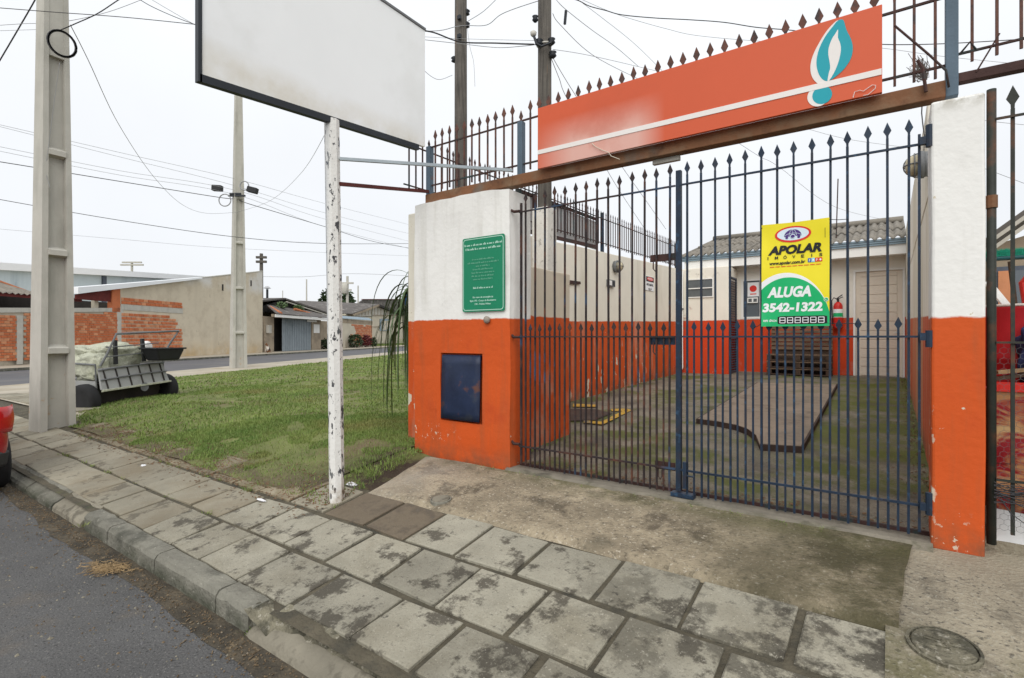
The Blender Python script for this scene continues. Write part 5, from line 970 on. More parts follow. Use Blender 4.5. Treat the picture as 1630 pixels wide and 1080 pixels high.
# ------------------------------------------------------------------ houses across the side street
def bricks(s0, s1, z0f, z1f, n, bl_=.30, bh_=.155, j=.022, parent=None, keep=None):
    q = MB(); z = z0f; k = 0
    while z < 4.2:
        s = s0-(bl_/2 if k % 2 else 0)
        while s < s1-.03:
            a, b_ = max(s, s0), min(s+bl_-j, s1)
            if b_-a > .05 and z+bh_ < z1f((a+b_)/2) and (keep is None or keep(a, z)):
                q.m = 0 if random.random() < .72 else 1; d_ = U(0, .018); q.snb(a, b_, n-.03-d_, n+.02, z, z+bh_-j)
            s += bl_
        z += bh_; k += 1
    return stuff(q.build('brick_courses', [X['brick1'], X['brick2']], parent, fix=False))
bw_ = thing('brick_wall', 'bare orange brick wall with concrete band across the side street', 'wall', sn(26, 30, -.3))
tz_ = lambda s: 2.50+.055*(s-25)
q = MB(); q.hexa([sn(18, 30.2, -.5), sn(32.7, 30.2, -.5), sn(32.7, 30.0, -.5), sn(18, 30.0, -.5), sn(18, 30.2, tz_(18)), sn(32.7, 30.2, tz_(32.7)), sn(32.7, 30.0, tz_(32.7)), sn(18, 30.0, tz_(18))]); q.build('wall_core', X['mortar'], bw_)
bricks(19.5, 32.6, -.08, lambda s: tz_(s), 30.0, parent=bw_, keep=lambda s, z: not (25.9 < s < 26.35))
q = MB(); q.hexa([sn(18, 30.25, tz_(18)), sn(32.7, 30.25, tz_(32.7)), sn(32.7, 29.95, tz_(32.7)), sn(18, 29.95, tz_(18)), sn(18, 30.25, tz_(18)+.27), sn(32.7, 30.25, tz_(32.7)+.25), sn(32.7, 29.95, tz_(32.7)+.25), sn(18, 29.95, tz_(18)+.27)]); q.build('concrete_band', X['conc'], bw_)
MB().snb(26.0, 26.3, 29.93, 30.0, -.3, 2.4).build('concrete_pier', X['conc'], bw_)
sh = thing('open_shed', 'open shed under grey sheet roof behind the brick wall', 'shed', sn(27, 31, 0))
MB().snb(18, 41, 33.6, 33.8, -.5, 3.75).build('back_wall', X['dark'], sh)  # near-black, so the open shed's shade is in its colour
for s in (22.0, 28.7, 31.2): MB().snb(s, s+.28, 30.35, 30.6, 2.6, 3.75).build('timber_post', X['palebeige'], sh)
MB().snb(17.8, 30.2, 30.25, 30.35, 3.42, 3.62).build('fascia', X['redwood'], sh)
for k in range(13):
    s0 = 17.8+.95*k
    def rf(i, j, s0=s0):
        s = s0+.97*i; zt = 4.62-.02*abs(s-26.3)-(0.26*max(0, s-26.5)); zb = 3.60; zz_ = zb+(max(zt, 3.7)-zb)*j
        p = sn(s, 30.15+2.6*j, zz_+.045*math.cos(s*2*math.pi/.32)); return p
    o = MB().sheet(24, 2, rf).build('roof_sheet', X['roof'], sh, smooth=True)
q = MB(); zt = lambda a: 4.62-.02*abs(a-26.3)-.26*max(0, a-26.5)
q.tube([sn(a, 32.72, zt(a)+.04) for a in (17.8, 22, 26.3, 26.8, 28.2, 29.9)], .11, 6); q.build('ridge_tiles', X['terra'], sh)
ws = thing('workshop', 'beige rendered workshop with white roof edge and brick infill', 'workshop', sn(41, 30, -.3))
q = MB(); q.prism([sn(32.75, 30, -.5), sn(49.64, 30, -.5), sn(49.64, 30, 7.77), sn(32.75, 30, 4.62)], sn(0, .25, 0)); q.build('gable_wall', X['beige'], ws)
MB().prism([sn(38.5, 29.97, 5.66), sn(49.66, 29.97, 7.74), sn(49.66, 29.97, 7.82), sn(38.5, 29.97, 5.74)], sn(0, .3, 0)).build('coping', X['conc'], ws)
MB().snb(33.0, 49.5, 30.3, 42, -.5, 3.2).build('rear_block', X['beige'], ws)
q = MB(); q.prism([sn(29.4, 29.7, 3.86), sn(40.5, 29.7, 6.0), sn(40.5, 29.7, 6.12), sn(29.4, 29.7, 4.26)], sn(0, .7, 0)); q.build('roof', X['whiteroof'], ws)
q = MB(); q.prism([sn(29.6, 30.05, 3.55), sn(32.1, 30.05, 3.55), sn(32.1, 30.05, 4.35), sn(29.6, 30.05, 3.84)], sn(0, .1, 0)); q.build('gable_boards', X['redwood'], ws)
MB().snb(32.1, 32.74, 29.95, 30.3, 2.9, 4.45).build('brick_pier', X['brick1'], ws)
q = MB(); q.snb(32.8, 38.6, 29.985, 30.0, -.35, 4.12); q.build('infill_bed', X['beige'], ws)
bricks(32.85, 38.55, -.1, lambda s: 3.06, 29.98, .42, .25, .062, ws, keep=lambda s, z: not ((s-38.4)**2+(z-2.4)**2 < .3 or (s > 37.2 and noise.noise((s*1.3, z*1.6, 1)) > .22)))
bricks(32.85, 38.55, 3.46, lambda s: 4.15, 29.98, .42, .23, .03, ws)
MB().snb(32.8, 38.6, 29.95, 29.984, 3.06, 3.44).build('concrete_band', X['conc'], ws)
MB().snb(32.5, 33.0, 29.96, 29.983, -.35, 3.3).build('concrete_pier', X['conc'], ws)
for s, z in ((43.4, 5.6), (47.6, 6.4)): MB().snb(s, s+.18, 29.97, 30.02, z-.3, z+.25).build('wall_slot', X['dark'], ws)
wh = thing('warehouse', 'long pale blue warehouse with white roof behind the workshop', 'warehouse', sn(40, 40, 0))
q = MB(); q.prism([sn(14, 42.5, -.5), sn(66, 42.5, -.5), sn(66, 42.5, 8.6), sn(14, 42.5, 4.9)], sn(0, 14, 0)); q.build('walls', X['bluewall'], wh)
q = MB(); q.prism([sn(13.5, 42.0, 4.68), sn(66.5, 42.0, 8.46), sn(66.5, 42.0, 8.94), sn(13.5, 42.0, 5.28)], sn(0, 15, 0)); q.build('roof', X['whiteroof'], wh)
MB().snb(44.4, 44.8, 42.35, 42.5, 0, 6.85).build('dark_post', X['grille'], wh)
for k in range(16):
    s = 16+k*1.6; MB().snb(s, s+.06, 42.46, 42.5, 0, 5.5).build('wall_seam', X['bluewall'], wh)
# dark roofed house
h1 = thing('house', 'low brown house with grey metal garage door and weeds on its roof', 'house', sn(57, 30, -.3))
q = MB(); q.snb(50.0, 51.7, 30, 30.3, -.4, 3.3); q.snb(59.9, 62.2, 30, 30.3, -.4, 3.3); q.snb(51.7, 59.9, 30.0, 30.3, 3.26, 3.6); q.snb(50, 64.4, 33.5, 42, -.4, 4.0); q.build('walls', X['plasterbrown'], h1)
MB().snb(62.2, 70.5, 31.2, 31.5, -.4, 3.3).build('side_wall', X['plasterbrown'], h1)
MB().snb(51.0, 55.5, 31.2, 31.3, -.35, 3.25).build('dark_entry', X['dark'], h1)  # dark sheet standing in for the shade inside the entry
gd = MB().snb(53.6, 59.9, 30.12, 30.2, -.32, 3.25).build('garage_door', X['metalgate'], h1)
for k in range(16): s = 53.7+k*.39; MB().snb(s, s+.10, 30.06, 30.118, -.3, 3.2).build('door_rib', X['metalgate'], gd)
MB().snb(50.2, 64.6, 28.9, 29.05, 3.22, 3.50).build('fascia', X['white'], h1)
q = MB(); q.prism([sn(50.1, 28.85, 3.52), sn(64.8, 28.85, 3.52), sn(62.8, 31.8, 4.4), sn(53.4, 31.8, 4.6)], (0, 0, .08)); q.build('porch_roof', X['greyroof'], h1)
for a, b_ in ((51.2, 53.6),): 
    for k in range(8): p = sn(a+(b_-a)*k/8, 28.95+2.7*k/8, 3.62+.85*k/8); MB().tube([p, p+Vector(sn(.34, .36, .11))], .16, 6).build('tile', X['terra'], h1)
for k in range(12): s = 57.5+k*.55; z = 4.40-.055*k; MB().tube([sn(s, 30.9, z), sn(s+.5, 30.8, z-.04)], .16, 6).build('tile', X['terra'], h1)
q = MB(); q.prism([sn(46, 32, 4.05), sn(57.5, 32, 5.55), sn(57.5, 32, 5.72), sn(46, 32, 4.25)], sn(0, 11, 0)); q.prism([sn(57.5, 32, 5.55), sn(69, 32, 4.35), sn(69, 32, 4.52), sn(57.5, 32, 5.72)], sn(0, 11, 0)); q.build('main_roof', X['greyroof'], h1)
MB().prism([sn(51, 32.3, 3.9), sn(66, 32.3, 4.0), sn(57.5, 32.3, 5.5)], sn(0, .2, 0)).build('gable', X['dark'], h1)
for dz, m in ((0, 'greyroof'), (-.28, 'woodhouse')): MB().bar(sn(57.6, 31.9, 5.55+dz), sn(69.2, 31.9, 4.35+dz), .12, .14).build('barge_board', X[m], h1)
for s, z, ln in ((49.5, 4.68, 3.4), (48.2, 4.3, 3.0)): MB().prism([sn(s, 31.9, z+.05), sn(s+ln, 31.9, z+.05+.13*ln), sn(s+ln, 33.6, z+.07+.13*ln), sn(s, 33.6, z+.07)], (0, 0, .03)).build('white_patch', X['whiteroof'], h1)
q = MB()
for k in range(14): q.tube([sn(46+k*.85, 43, 4.3+.128*(k*.85)), sn(46.7+k*.85, 43, 4.38+.128*(k*.85))], .16, 6)
stuff(q.build('ridge_tiles', X['terra'], h1))
ch = MB(); ch.tube([sn(57.2, 34, 5.4), sn(57.2, 34, 6.7)], .13, 8); ch.build('flue', X['black'], h1); MB().lathe([(.1, 0), (.42, .05), (.2, .25), (.05, .3)], sn(57.2, 34, 6.75), 10).build('flue_cap', X['chrome'], h1)
MB().snb(63.0, 64.6, 35, 36.2, 4.6, 5.65).build('brick_stack', X['terra'], h1)
MB().snb(58.6, 60.9, 29.9, 29.96, 3.0, 3.22).build('lamp_board', X['white'], h1)
tag(MB().snb(60.3, 61.8, 29.96, 29.99, 1.7, 2.75).build('wall_poster', X['white']), 'small white poster on the house wall right of the garage door', 'poster')
tag(MB().snb(50.2, 50.8, 29.7, 29.98, 1.6, 2.4).build('meter_box', X['woodhouse'], bevel=.03), 'pale meter box on the brown house wall by the workshop', 'box')
def leafy(name, label, cat, c, r_, n, m, size, sq=(1, 1, 1), group=None, stem=True):
    o = thing(name, label, cat, c, group); q = MB()
    for k in range(n):
        d_ = Vector((random.gauss(0, 1), random.gauss(0, 1), random.gauss(0, 1))).normalized()*r_*(U(.25, 1)**.5)*(1+.25*noise.noise((k*.7, 0, 0)))
        p = Vector(c)+Vector((d_.x*sq[0], d_.y*sq[1], max(-r_*sq[2]*.9, d_.z*sq[2])+r_*sq[2]*.95)); a = Vector((random.gauss(0, 1), random.gauss(0, 1), random.gauss(0, .7))).normalized()*size*U(.6, 1.3); b_ = a.cross(Vector((random.gauss(0, 1), random.gauss(0, 1), random.gauss(0, 1)))).normalized()*size*.45
        q.add([p-a, p+b_, p+a, p-b_], [(0, 1, 2, 3)])
    stuff(q.build('foliage', X[m], o, fix=False))
    if stem: MB().tube([Vector(c), Vector(c)+Vector((0, 0, r_*sq[2]))], [r_*.08, r_*.04], 6).build('stem', X['stem'], o)
leafy('weeds', 'green weeds growing over the brown house porch roof', 'weeds', sn(55.2, 31.2, 4.3), .5, 200, 'palmleaf', .16, (2.2, 1, .8))
leafy('weeds', 'tuft of weeds under the brown house gable peak', 'weeds', sn(59.3, 31.4, 4.3), .45, 160, 'palmleaf', .16, (2.4, 1, .8))
leafy('shrub', 'dark shrub at the brown house side wall left of the white post', 'shrub', sn(64.5, 30.3, -.3), .75, 260, 'leafdark', .2, (1.5, 1, .9))
leafy('shrub', 'dark rounded shrub left of the brick patched wall', 'shrub', sn(73.2, 30.2, -.3), 1.05, 320, 'leafdark', .24, (1.2, 1, .95))
leafy('red_plant', 'dark red leaved plant before the brick patched wall', 'plant', sn(77.6, 30.2, -.3), .85, 200, 'leafred', .26, (.9, 1, 1.1))
leafy('shrub', 'small green shrub at the right end of the brick patched wall', 'shrub', sn(80.3, 30.2, -.3), .75, 220, 'leafdark', .22, (1, 1, 1.05))
# patched brick wall
w2_ = thing('garden_wall', 'garden wall with exposed orange bricks and blue sheet on top', 'wall', sn(77, 31, -.3))
MB().snb(70.5, 82.3, 31, 31.25, -.4, 3.75).build('wall_core', X['palebeige'], w2_)
bricks(73.5, 82.1, .0, lambda s: 3.3, 31.0, .42, .24, .05, w2_, keep=lambda s, z: noise.noise((s*.45, z*.6, 4))+.2*(s-75)/3 > -.12)
MB().snb(70.5, 82.3, 30.96, 31.0, 3.2, 3.75).build('stained_band', X['plasterbrown'], w2_)
MB().prism([sn(70.5, 30.8, 3.78), sn(82.0, 30.8, 3.85), sn(82.0, 31.5, 4.25), sn(70.5, 31.5, 4.15)], (0, 0, .06)).build('blue_sheet', X['gutterm'], w2_)
# timber house
h2 = thing('house', 'pale timber house with plank gable and green window', 'house', sn(95, 34, -.3)); nH = 34.
def sH(u, v): p = onn(u, v, nH); return s_of(p), p.z
def pr(pts, n0, d_, name, m): return MB().prism([sn(a, n0, z) for a, z in [sH(*p) for p in pts]], sn(0, d_, 0)).build(name, X[m], h2)
pr([(556, 506), (592, 505), (592, 545), (556, 545)], 34.0, .2, 'left_wall', 'palebeige')
pr([(592.2, 502), (636, 502), (636, 546), (592.2, 546)], 34.0, 8, 'front_wall', 'palebeige')
pr([(556, 500), (596, 487), (634, 500), (634, 502), (556, 505)], 33.9, .3, 'gable_wall', 'woodhouse')
for u in range(560, 634, 5): pr([(u, max(488, 500-(u-556)*.32 if u < 596 else 487+(u-596)*.34)+1), (u+.6, max(488, 500-(u-556)*.32 if u < 596 else 487+(u-596)*.34)+1), (u+.6, 502), (u, 502)], 33.86, .05, 'plank_batten', 'plasterbrown')
pr([(592, 501.6), (636, 501.6), (636, 502.6), (592, 502.6)], 33.8, .1, 'ledge', 'plasterbrown'); pr([(592, 520), (636, 520), (636, 521), (592, 521)], 33.9, .1, 'ledge', 'plasterbrown')
pr([(554, 501), (597, 485), (597, 488), (556, 503)], 33.2, 1.0, 'barge_board', 'plasterbrown'); pr([(597, 485), (638, 500), (637, 503), (597, 488)], 33.2, 1.0, 'barge_board', 'dark')
a = sH(597, 485.5); b_ = sH(547, 487); c_ = sH(558, 500)
P = [sn(a[0], 33.3, a[1]), sn(c_[0]-1, 33.3, c_[1]-.1), sn(c_[0]-14, 45, c_[1]-.0), sn(a[0]-6, 45, a[1]+.3)]
MB().prism(P, (0, 0, .12)).build('roof', X['greyroof'], h2)
a2 = sH(638, 500); MB().prism([sn(a[0], 33.3, a[1]), sn(a2[0], 33.3, a2[1]), sn(a2[0], 45, a2[1]), sn(a[0], 45, a[1]+.2)], (0, 0, .12)).build('roof', X['greyroof'], h2)
wd_ = pr([(604, 508), (619, 508), (619, 527), (604, 527)], 33.85, .12, 'window', 'gutterm'); 
for ua, ub in ((606, 609), (610, 613), (614, 617)): 
    o = MB().prism([sn(a_, 33.8, z) for a_, z in [sH(ua, 511), sH(ub, 511), sH(ub, 526), sH(ua, 526)]], sn(0, .04, 0)).build('shutter', X['palebeige'], wd_)
h3 = thing('house', 'big grey hipped roof house rising behind the timber house', 'house', sn(120, 40, -.3)); nH = 42.
def pr3(pts, n0, d_, name, m): return MB().prism([sn(a_, n0, z) for a_, z in [(s_of(onn(*p, n0)), onn(*p, n0).z) for p in pts]], sn(0, d_, 0)).build(name, X[m], h3)
pr3([(562, 489), (580, 477), (662, 477), (662, 500), (562, 500)], 42, .4, 'roof', 'greyroof')
pr3([(570, 500), (662, 500), (662, 540), (570, 540)], 43, 6, 'walls', 'palebeige')
pr3([(578, 476.3), (662, 476.3), (662, 477.2), (578, 477.2)], 41.8, .4, 'ridge_cap', 'redwood')
struct(MB().snb(82.5, 150, 31.4, 36, -.4, -.26).build('far_verge', X['soil']))
q = MB()
for k in range(2600):
    p = sn(U(82.6, 118), U(31.4, 34), -.27); a = U(0, 6.28); h_ = U(.1, .28); q.add([p+Vector((math.cos(a), math.sin(a), 0))*.07, p-Vector((math.cos(a), math.sin(a), 0))*.07, p+Vector((U(-.1, .1), U(-.1, .1), h_))], [(0, 1, 2)])
stuff(q.build('verge_grass', X['grass'], fix=False))
MB().prism([sn(82.4, 31, -.35), sn(95, 31, -.35), sn(95, 31, .1), sn(82.4, 31, .0)], sn(0, .1, 0))
# water tank, thin masts
tk = thing('water_tank', 'blue water tank on a frame behind the drooping plant', 'water tank', at(656, 500, 60)); c = at(656, 476, 60)
MB().lathe([(.8, -.75), (.95, .6), (1.0, .62), (.9, .8), (.3, .95)], (c.x, c.y, c.z), 16).build('tank', X['tankblue'], tk, smooth=True)
for s in (-1, 1): MB().bar((c.x+s*.6*RT[0], c.y+s*.6*RT[1], -.3), (c.x+s*.6*RT[0], c.y+s*.6*RT[1], c.z-.76), .14).build('stand_leg', X['steel'], tk)
MB().bar((c.x-.7*RT[0], c.y-.7*RT[1], c.z-1.6), (c.x+.7*RT[0], c.y+.7*RT[1], c.z-1.6), .1).build('stand_rail', X['steel'], tk)
def mast(u, v0, v1, t, r_, label, m, arms=()):
    a = at(u, v0, t); b_ = at(u, v1, t); o = thing('mast', label, 'pole', (a.x, a.y, b_.z)); MB().tube([b_, a], [r_, r_*.8], 8).build('shaft', X[m], o)
    for v, w_ in arms: c = at(u, v, t-.2); MB().bar(c-Vector((RT[0], RT[1], 0))*w_, c+Vector((RT[0], RT[1], 0))*w_, r_*1.1).build('cross_arm', X[m], o)
mast(416, 404, 500, 62, .24, 'dark pole rising above the workshop corner', 'wood', ((410, .6), (417, .6)))
mast(652, 432, 560, 52, .17, 'dark timber pole behind the drooping plant', 'wood')
mast(210, 417, 470, 120, .3, 'far pole with crossarms over the warehouse roof', 'conc', ((418, 2.2), (422, 2.6)))
mast(553, 440, 520, 105, .3, 'far pale pole with transformer right of the white post', 'conc', ((451, 1.2), (462, .8)))
c = at(549, 460, 104.6); tag(MB().lathe([(.5, -1), (.62, -.9), (.62, .8), (.4, 1)], c, 10).build('transformer', X['conc'], smooth=True), 'grey transformer can on the far pale pole', 'transformer')
mast(488, 445, 500, 90, .13, 'thin pale mast above the brown house', 'conc'); mast(570, 455, 500, 100, .15, 'thin pale mast left of the hipped roof', 'conc'); mast(450, 463, 500, 90, .08, 'thinnest mast over the brown house roof', 'conc')
for u, v, t, r_, lab in ((525, 482, 130, 3.2, 'distant dark tree beside the white post, left side'), (550, 484, 130, 3.0, 'distant dark tree between white post and timber house')):
    c = at(u, v, t); leafy('tree', lab, 'tree', (c.x, c.y, c.z-2.8), r_*.9, 400, 'leafdark', .7, (.9, .9, 1.1)); 
# dog lying on the far pavement
dg = thing('dog', 'brown and white dog sitting at the workshop corner', 'dog', onn(428, 558, 29.0)); 
def skin(name, pts, edges, radii, m, parent, c):
    me = D.meshes.new(name); me.from_pydata(pts, edges, []); o = D.objects.new(name, me); COL.objects.link(o); me.materials.append(m)
    md = o.modifiers.new('skin', 'SKIN'); o.modifiers.new('sub', 'SUBSURF').levels = 2; o.modifiers['sub'].render_levels = 2
    for i, r_ in enumerate(radii): me.skin_vertices[0].data[i].radius = (r_, r_)
    me.skin_vertices[0].data[0].use_root = True; md.use_smooth_shade = True
    put(o, c, parent); return o
dpos = WL[dg.name]; dg.location.z = -.33; WL[dg.name] = Vector((dpos.x, dpos.y, -.33))
dp_ = [(0, 0, .22), (.12, 0, .36), (.25, 0, .50), (.32, 0, .66), (.40, 0, .74), (.53, 0, .70), (.30, .09, .30), (.34, .09, .03), (.42, .09, .02), (.30, -.09, .30), (.34, -.09, .03), (.42, -.09, .02), (.08, .13, .16), (.26, .15, .06), (.08, -.13, .16), (.26, -.15, .06), (-.16, .02, .06), (-.30, .08, .04), (.36, .06, .84), (.36, -.06, .84)]
de = [(0, 1), (1, 2), (2, 3), (3, 4), (4, 5), (2, 6), (6, 7), (7, 8), (2, 9), (9, 10), (10, 11), (0, 12), (12, 13), (0, 14), (14, 15), (0, 16), (16, 17), (4, 18), (4, 19)]
R_ = Matrix.Rotation(rad(-60), 3, 'Z'); skin('body', [tuple(R_ @ Vector(p)*1.12) for p in dp_], de, [.17, .16, .14, .09, .095, .045, .06, .04, .04, .06, .04, .04, .09, .05, .09, .05, .035, .02, .03, .03], X['dogfur'], dg, WL[dg.name])

# ------------------------------------------------------------------ drooping plant behind the wide pillar
pp = thing('drooping_plant', 'plant with long drooping strap leaves behind the wide pillar', 'plant', (-4.75, 4.75, 0))
MB().tube([(-4.84, 4.70, -.05), (-4.85, 4.69, .8), (-4.84, 4.70, 1.75)], [.06, .05, .03], 8).build('stem', X['stem'], pp)
for k in range(38):
    a = rad(U(135, 265)); z0 = U(1.2, 1.9); out = U(.15, .74); w_ = U(.012, .026); ze = max(.12, z0-U(.5, 1.5)); dr2 = Vector((math.cos(a), math.sin(a)*.6, 0)); sd = Vector((-math.sin(a), math.cos(a), 0)); q = MB(); vs = []
    p0 = Vector((-4.84, 4.70, z0)); p1 = p0+dr2*out*.55+Vector((0, 0, U(.25, .55))); p2 = p0+dr2*out*1.08+Vector((0, 0, .10)); p3 = p0+dr2*out+Vector((U(-.05, .05), U(-.05, .05), ze-z0)); ns = 14
    for i in range(ns+1):
        t_ = i/ns; u_ = 1-t_; pos = p0*u_**3+p1*3*u_*u_*t_+p2*3*u_*t_*t_+p3*t_**3; wv = w_*(.5+.5*math.sin(math.pi*min(1, t_*1.1+.1)))*(1 if t_ < .93 else .3); vs += [pos+sd*wv+Vector((0, 0, -.3*wv)), pos, pos-sd*wv+Vector((0, 0, -.3*wv))]
    vs = [Vector((min(v.x, -4.62) if v.y > 4.25 else min(v.x, -4.2), v.y, v.z)) for v in vs]
    q.add(vs, [(3*i+j, 3*i+j+1, 3*i+4+j, 3*i+3+j) for i in range(ns) for j in (0, 1)]); q.build('leaf', X['palmleaf'], pp, smooth=True, fix=False)

# ------------------------------------------------------------------ right-hand neighbour: fence, netting and junk
nf = thing('side_fence', 'dark spear bar fence right of the slim pillar', 'fence', (.8, 4, .03))
MB().tube([(.462, 4.0, .03), (.462, 4.0, 2.60)], .022, 10).build('post', X['greenbar'], nf, smooth=True); MB().tube([(.462, 4.0, 1.93), (.462, 4.0, 2.0)], .028, 10).build('collar', X['rust'], nf)
bars([.55+.115*i for i in range(8)], 4.0, .10, 2.47, .017, .055, .13, X['greenbar'], nf)
for z in (2.425, 1.17, .40): MB().mm(.48, 1.5, 3.978, 3.991, z-.006, z+.006).build('rail', X['greenbar'], nf)
q = MB(); cell = .034
def hexw(x, z): return (x, 4.022, z)
for i in range(18):
    for j in range(36):
        x = .50+i*cell*1.73/1.73*1.0+(cell/2 if j % 2 else 0); z = .12+j*cell*.86
        if x > 1.1: continue
        p = Vector(hexw(x, z)); q.bar(p, p+Vector((0, 0, cell*.55)), .0012); q.bar(p, p+Vector((cell*.5, 0, -cell*.30)), .0012); q.bar(p, p+Vector((-cell*.5, 0, -cell*.30)), .0012)
stuff(q.build('wire_netting', X['steel'], nf, fix=False))
q = MB()
for k in range(60):
    x = .47; pts = []; z = .32+U(-.03, .05)
    while x < 1.2: pts.append((x, 3.98+U(-.015, .015), z+U(-.03, .03))); x += U(.05, .12)
    if len(pts) > 2 and k < 26: q.tube(pts, .0022, 4)
for k in range(14): x = U(.47, .8); q.tube([(x, 3.975, .30), (x+U(.0, .1), 3.97, .22), (x+U(.05, .2), 3.97, U(.08, .2))], .0022, 4)
tag(q.build('wire_tangle', X['cable'], fix=False), 'tangle of thin black wire along the side fence foot', 'wire')
pc = thing('printed_carton', 'big printed carton in red and tan behind the side fence', 'carton', (.8, 4.2, .05)); 
MB().sheet(16, 16, lambda i, j: (.47+.75*i, 4.14+.025*noise.noise((i*4, j*4, 0)), .19+.70*j)).build('printed_face', X['poster'], pc, smooth=True)
MB().mm(.47, 1.22, 4.17, 4.45, .19, .89).build('carton_body', X['drumred'], pc); MB().sheet(16, 3, lambda i, j: (.47+.75*i, 4.128+.02*noise.noise((i*4, 4, 0)), .885+.055*j)).build('red_flap', X['gred'], pc)
tag(MB().sheet(10, 4, lambda i, j: (.47+.75*i, 4.085+.02*noise.noise((i*5, j*2, 3)), .03+.185*j-.06*i)).build('white_sheet', X['gwhite'], smooth=True), 'white sheet standing below the printed carton', 'sheet')
cr_ = thing('crate', 'rough timber crate under the red drum', 'crate', (.78, 5.0, .05))
for k in range(5): MB().mm(.46, 1.10, 4.76, 4.78, .06+.12*k, .16+.12*k).build('board', X['palletwood'], cr_)
for x, y_ in ((.47, 4.80), (1.04, 4.80), (.47, 5.32), (1.04, 5.32)): MB().mm(x, x+.05, y_, y_+.05, .05, .66).build('corner_post', X['palletwood'], cr_)
MB().mm(.46, 1.10, 4.79, 5.38, .661, .685).build('lid', X['palletwood'], cr_)
dm = thing('drum', 'red drum filled with tools right of the slim pillar', 'drum', (.72, 5.02, .69)); MB().lathe([(.21, 0), (.215, .02), (.21, .04), (.212, .35), (.22, .36), (.212, .38), (.21, .70), (.222, .72), (.205, .73), (.2, .66), (.19, .3)], (.72, 5.02, .69), 26).build('shell', X['drumred'], dm, smooth=True)
MB().tube([(.72+.216*math.cos(t_), 5.02+.216*math.sin(t_), 1.415) for t_ in np.linspace(0, 6.3, 30)], .010, 6).build('rim', mat('pale_drum_rim', (.62, .56, .52)), dm, smooth=True)
bro = thing('broom', 'upturned broom with green bristles standing in the red drum', 'broom', (.76, 5.0, 1.0)); hd = ony(1608, 414, 4.95)
MB().tube([(.74, 5.02, .95), (hd.x, hd.y, hd.z-.01)], .014, 8).build('handle', X['palletwood'], bro); MB().mm(hd.x-.15, hd.x+.22, hd.y-.035, hd.y+.035, hd.z, hd.z+.025).build('head', X['tealpl'], bro, bevel=.01)
q = MB()
for k in range(1500):
    p = Vector((hd.x+U(-.15, .22), hd.y+U(-.03, .03), hd.z+.026)); q.add([p+Vector((.003, 0, 0)), p-Vector((.003, 0, 0)), p+Vector((U(-.012, .012), U(-.02, .01), U(.035, .06)))], [(0, 1, 2)])
stuff(q.build('bristles', X['broom'], bro, fix=False))
tag(MB().tube([(.80, 5.0, 1.0), ony(1626, 450, 5.0), ony(1640, 435, 5.0)], .016, 8).build('red_tool_handle', X['red']), 'slanting red tool handle beside the green broom', 'tool')  # red tool handle leaning by the broom
tag(MB().bar((.72, 4.96, 1.30), ony(1572, 450, 5.3), .05, .015).build('white_lath', X['white']), 'white lath leaning out of the red drum', 'lath')
jn = lump('jeans', (.80, 4.76, 1.10), (.12, .10, .19), 'jeans', .35, 4, .7).build('jeans', X['jeans'], smooth=True); tag(jn, 'crumpled dark blue jeans draped over the red drum', 'jeans')
tag(lump('jacket', (.93, 4.72, .98), (.14, .10, .09), 'jeans', .35, 8, .7).build('jacket', X['blackpl'], smooth=True), 'dark grey cloth heap below the blue jeans', 'cloth')
tag(MB().bar((.52, 4.52, .93), (.72, 4.60, .97), .035, .022).build('timber_offcut', X['palletwood']), 'lower timber offcut poking left from the junk pile', 'timber'); tag(MB().bar((.55, 4.54, .975), (.74, 4.60, 1.0), .035, .022).build('timber_offcut', X['straw']), 'upper paler timber offcut poking left from the junk', 'timber')
tag(MB().tube([(.70, 4.55, .95), (.95, 4.56, .93)], .025, 10).build('pale_tube', X['gpale'], smooth=True), 'pale plastic tube lying under the jeans', 'tube')
tag(MB().lathe([(.07, 0), (.09, .05), (.085, .06), (.06, .02)], (.80, 4.5, .90), 16).build('bowl', X['gpurple'], smooth=True), 'small dark bowl on top of the printed carton', 'bowl')
ns_ = thing('shed', 'dark neighbouring shed with sloping roof behind the junk', 'shed', (1.6, 8.5, .1)); 
ra, rb = ony(1574, 384, 8.0), ony(1632, 343, 8.0); dd_ = (rb-ra)
q = MB(); q.prism([ra, ra+dd_*3, ra+dd_*3+Vector((0, 0, .07)), ra+Vector((0, 0, .07))], (0, 4, 0)); q.build('roof', X['greyroof'], ns_)
for k in range(2): q = MB(); o_ = Vector((0, -.06-.03*k, -.045-.10*k)); q.prism([ra+o_, ra+dd_*3+o_, ra+dd_*3+o_+Vector((0, 0, .05)), ra+o_+Vector((0, 0, .05))], (0, .03, 0)); q.build('barge_strip', X['woodhouse'], ns_)
MB().prism([(ra.x, 8.15, .0), (ra.x+2.4, 8.15, .0), (ra.x+2.4, 8.15, ra.z+dd_.z*2.8), (ra.x, 8.15, ra.z-.05)], (0, .2, 0)).build('front_wall', X['plasterbrown'], ns_)
wnd = MB().mm(ra.x+.06, ra.x+.36, 8.10, 8.145, 1.35, 2.0).build('window', X['grille'], ns_); MB().mm(ra.x+.09, ra.x+.20, 8.085, 8.099, 1.4, 1.95).build('pane', X['brick2'], wnd); MB().mm(ra.x+.23, ra.x+.33, 8.085, 8.099, 1.4, 1.95).build('pane', X['glass'], wnd)
struct(MB().mm(.44, 4, 4.08, 14, -.1, .03).build('neighbour_yard', X['apron']))

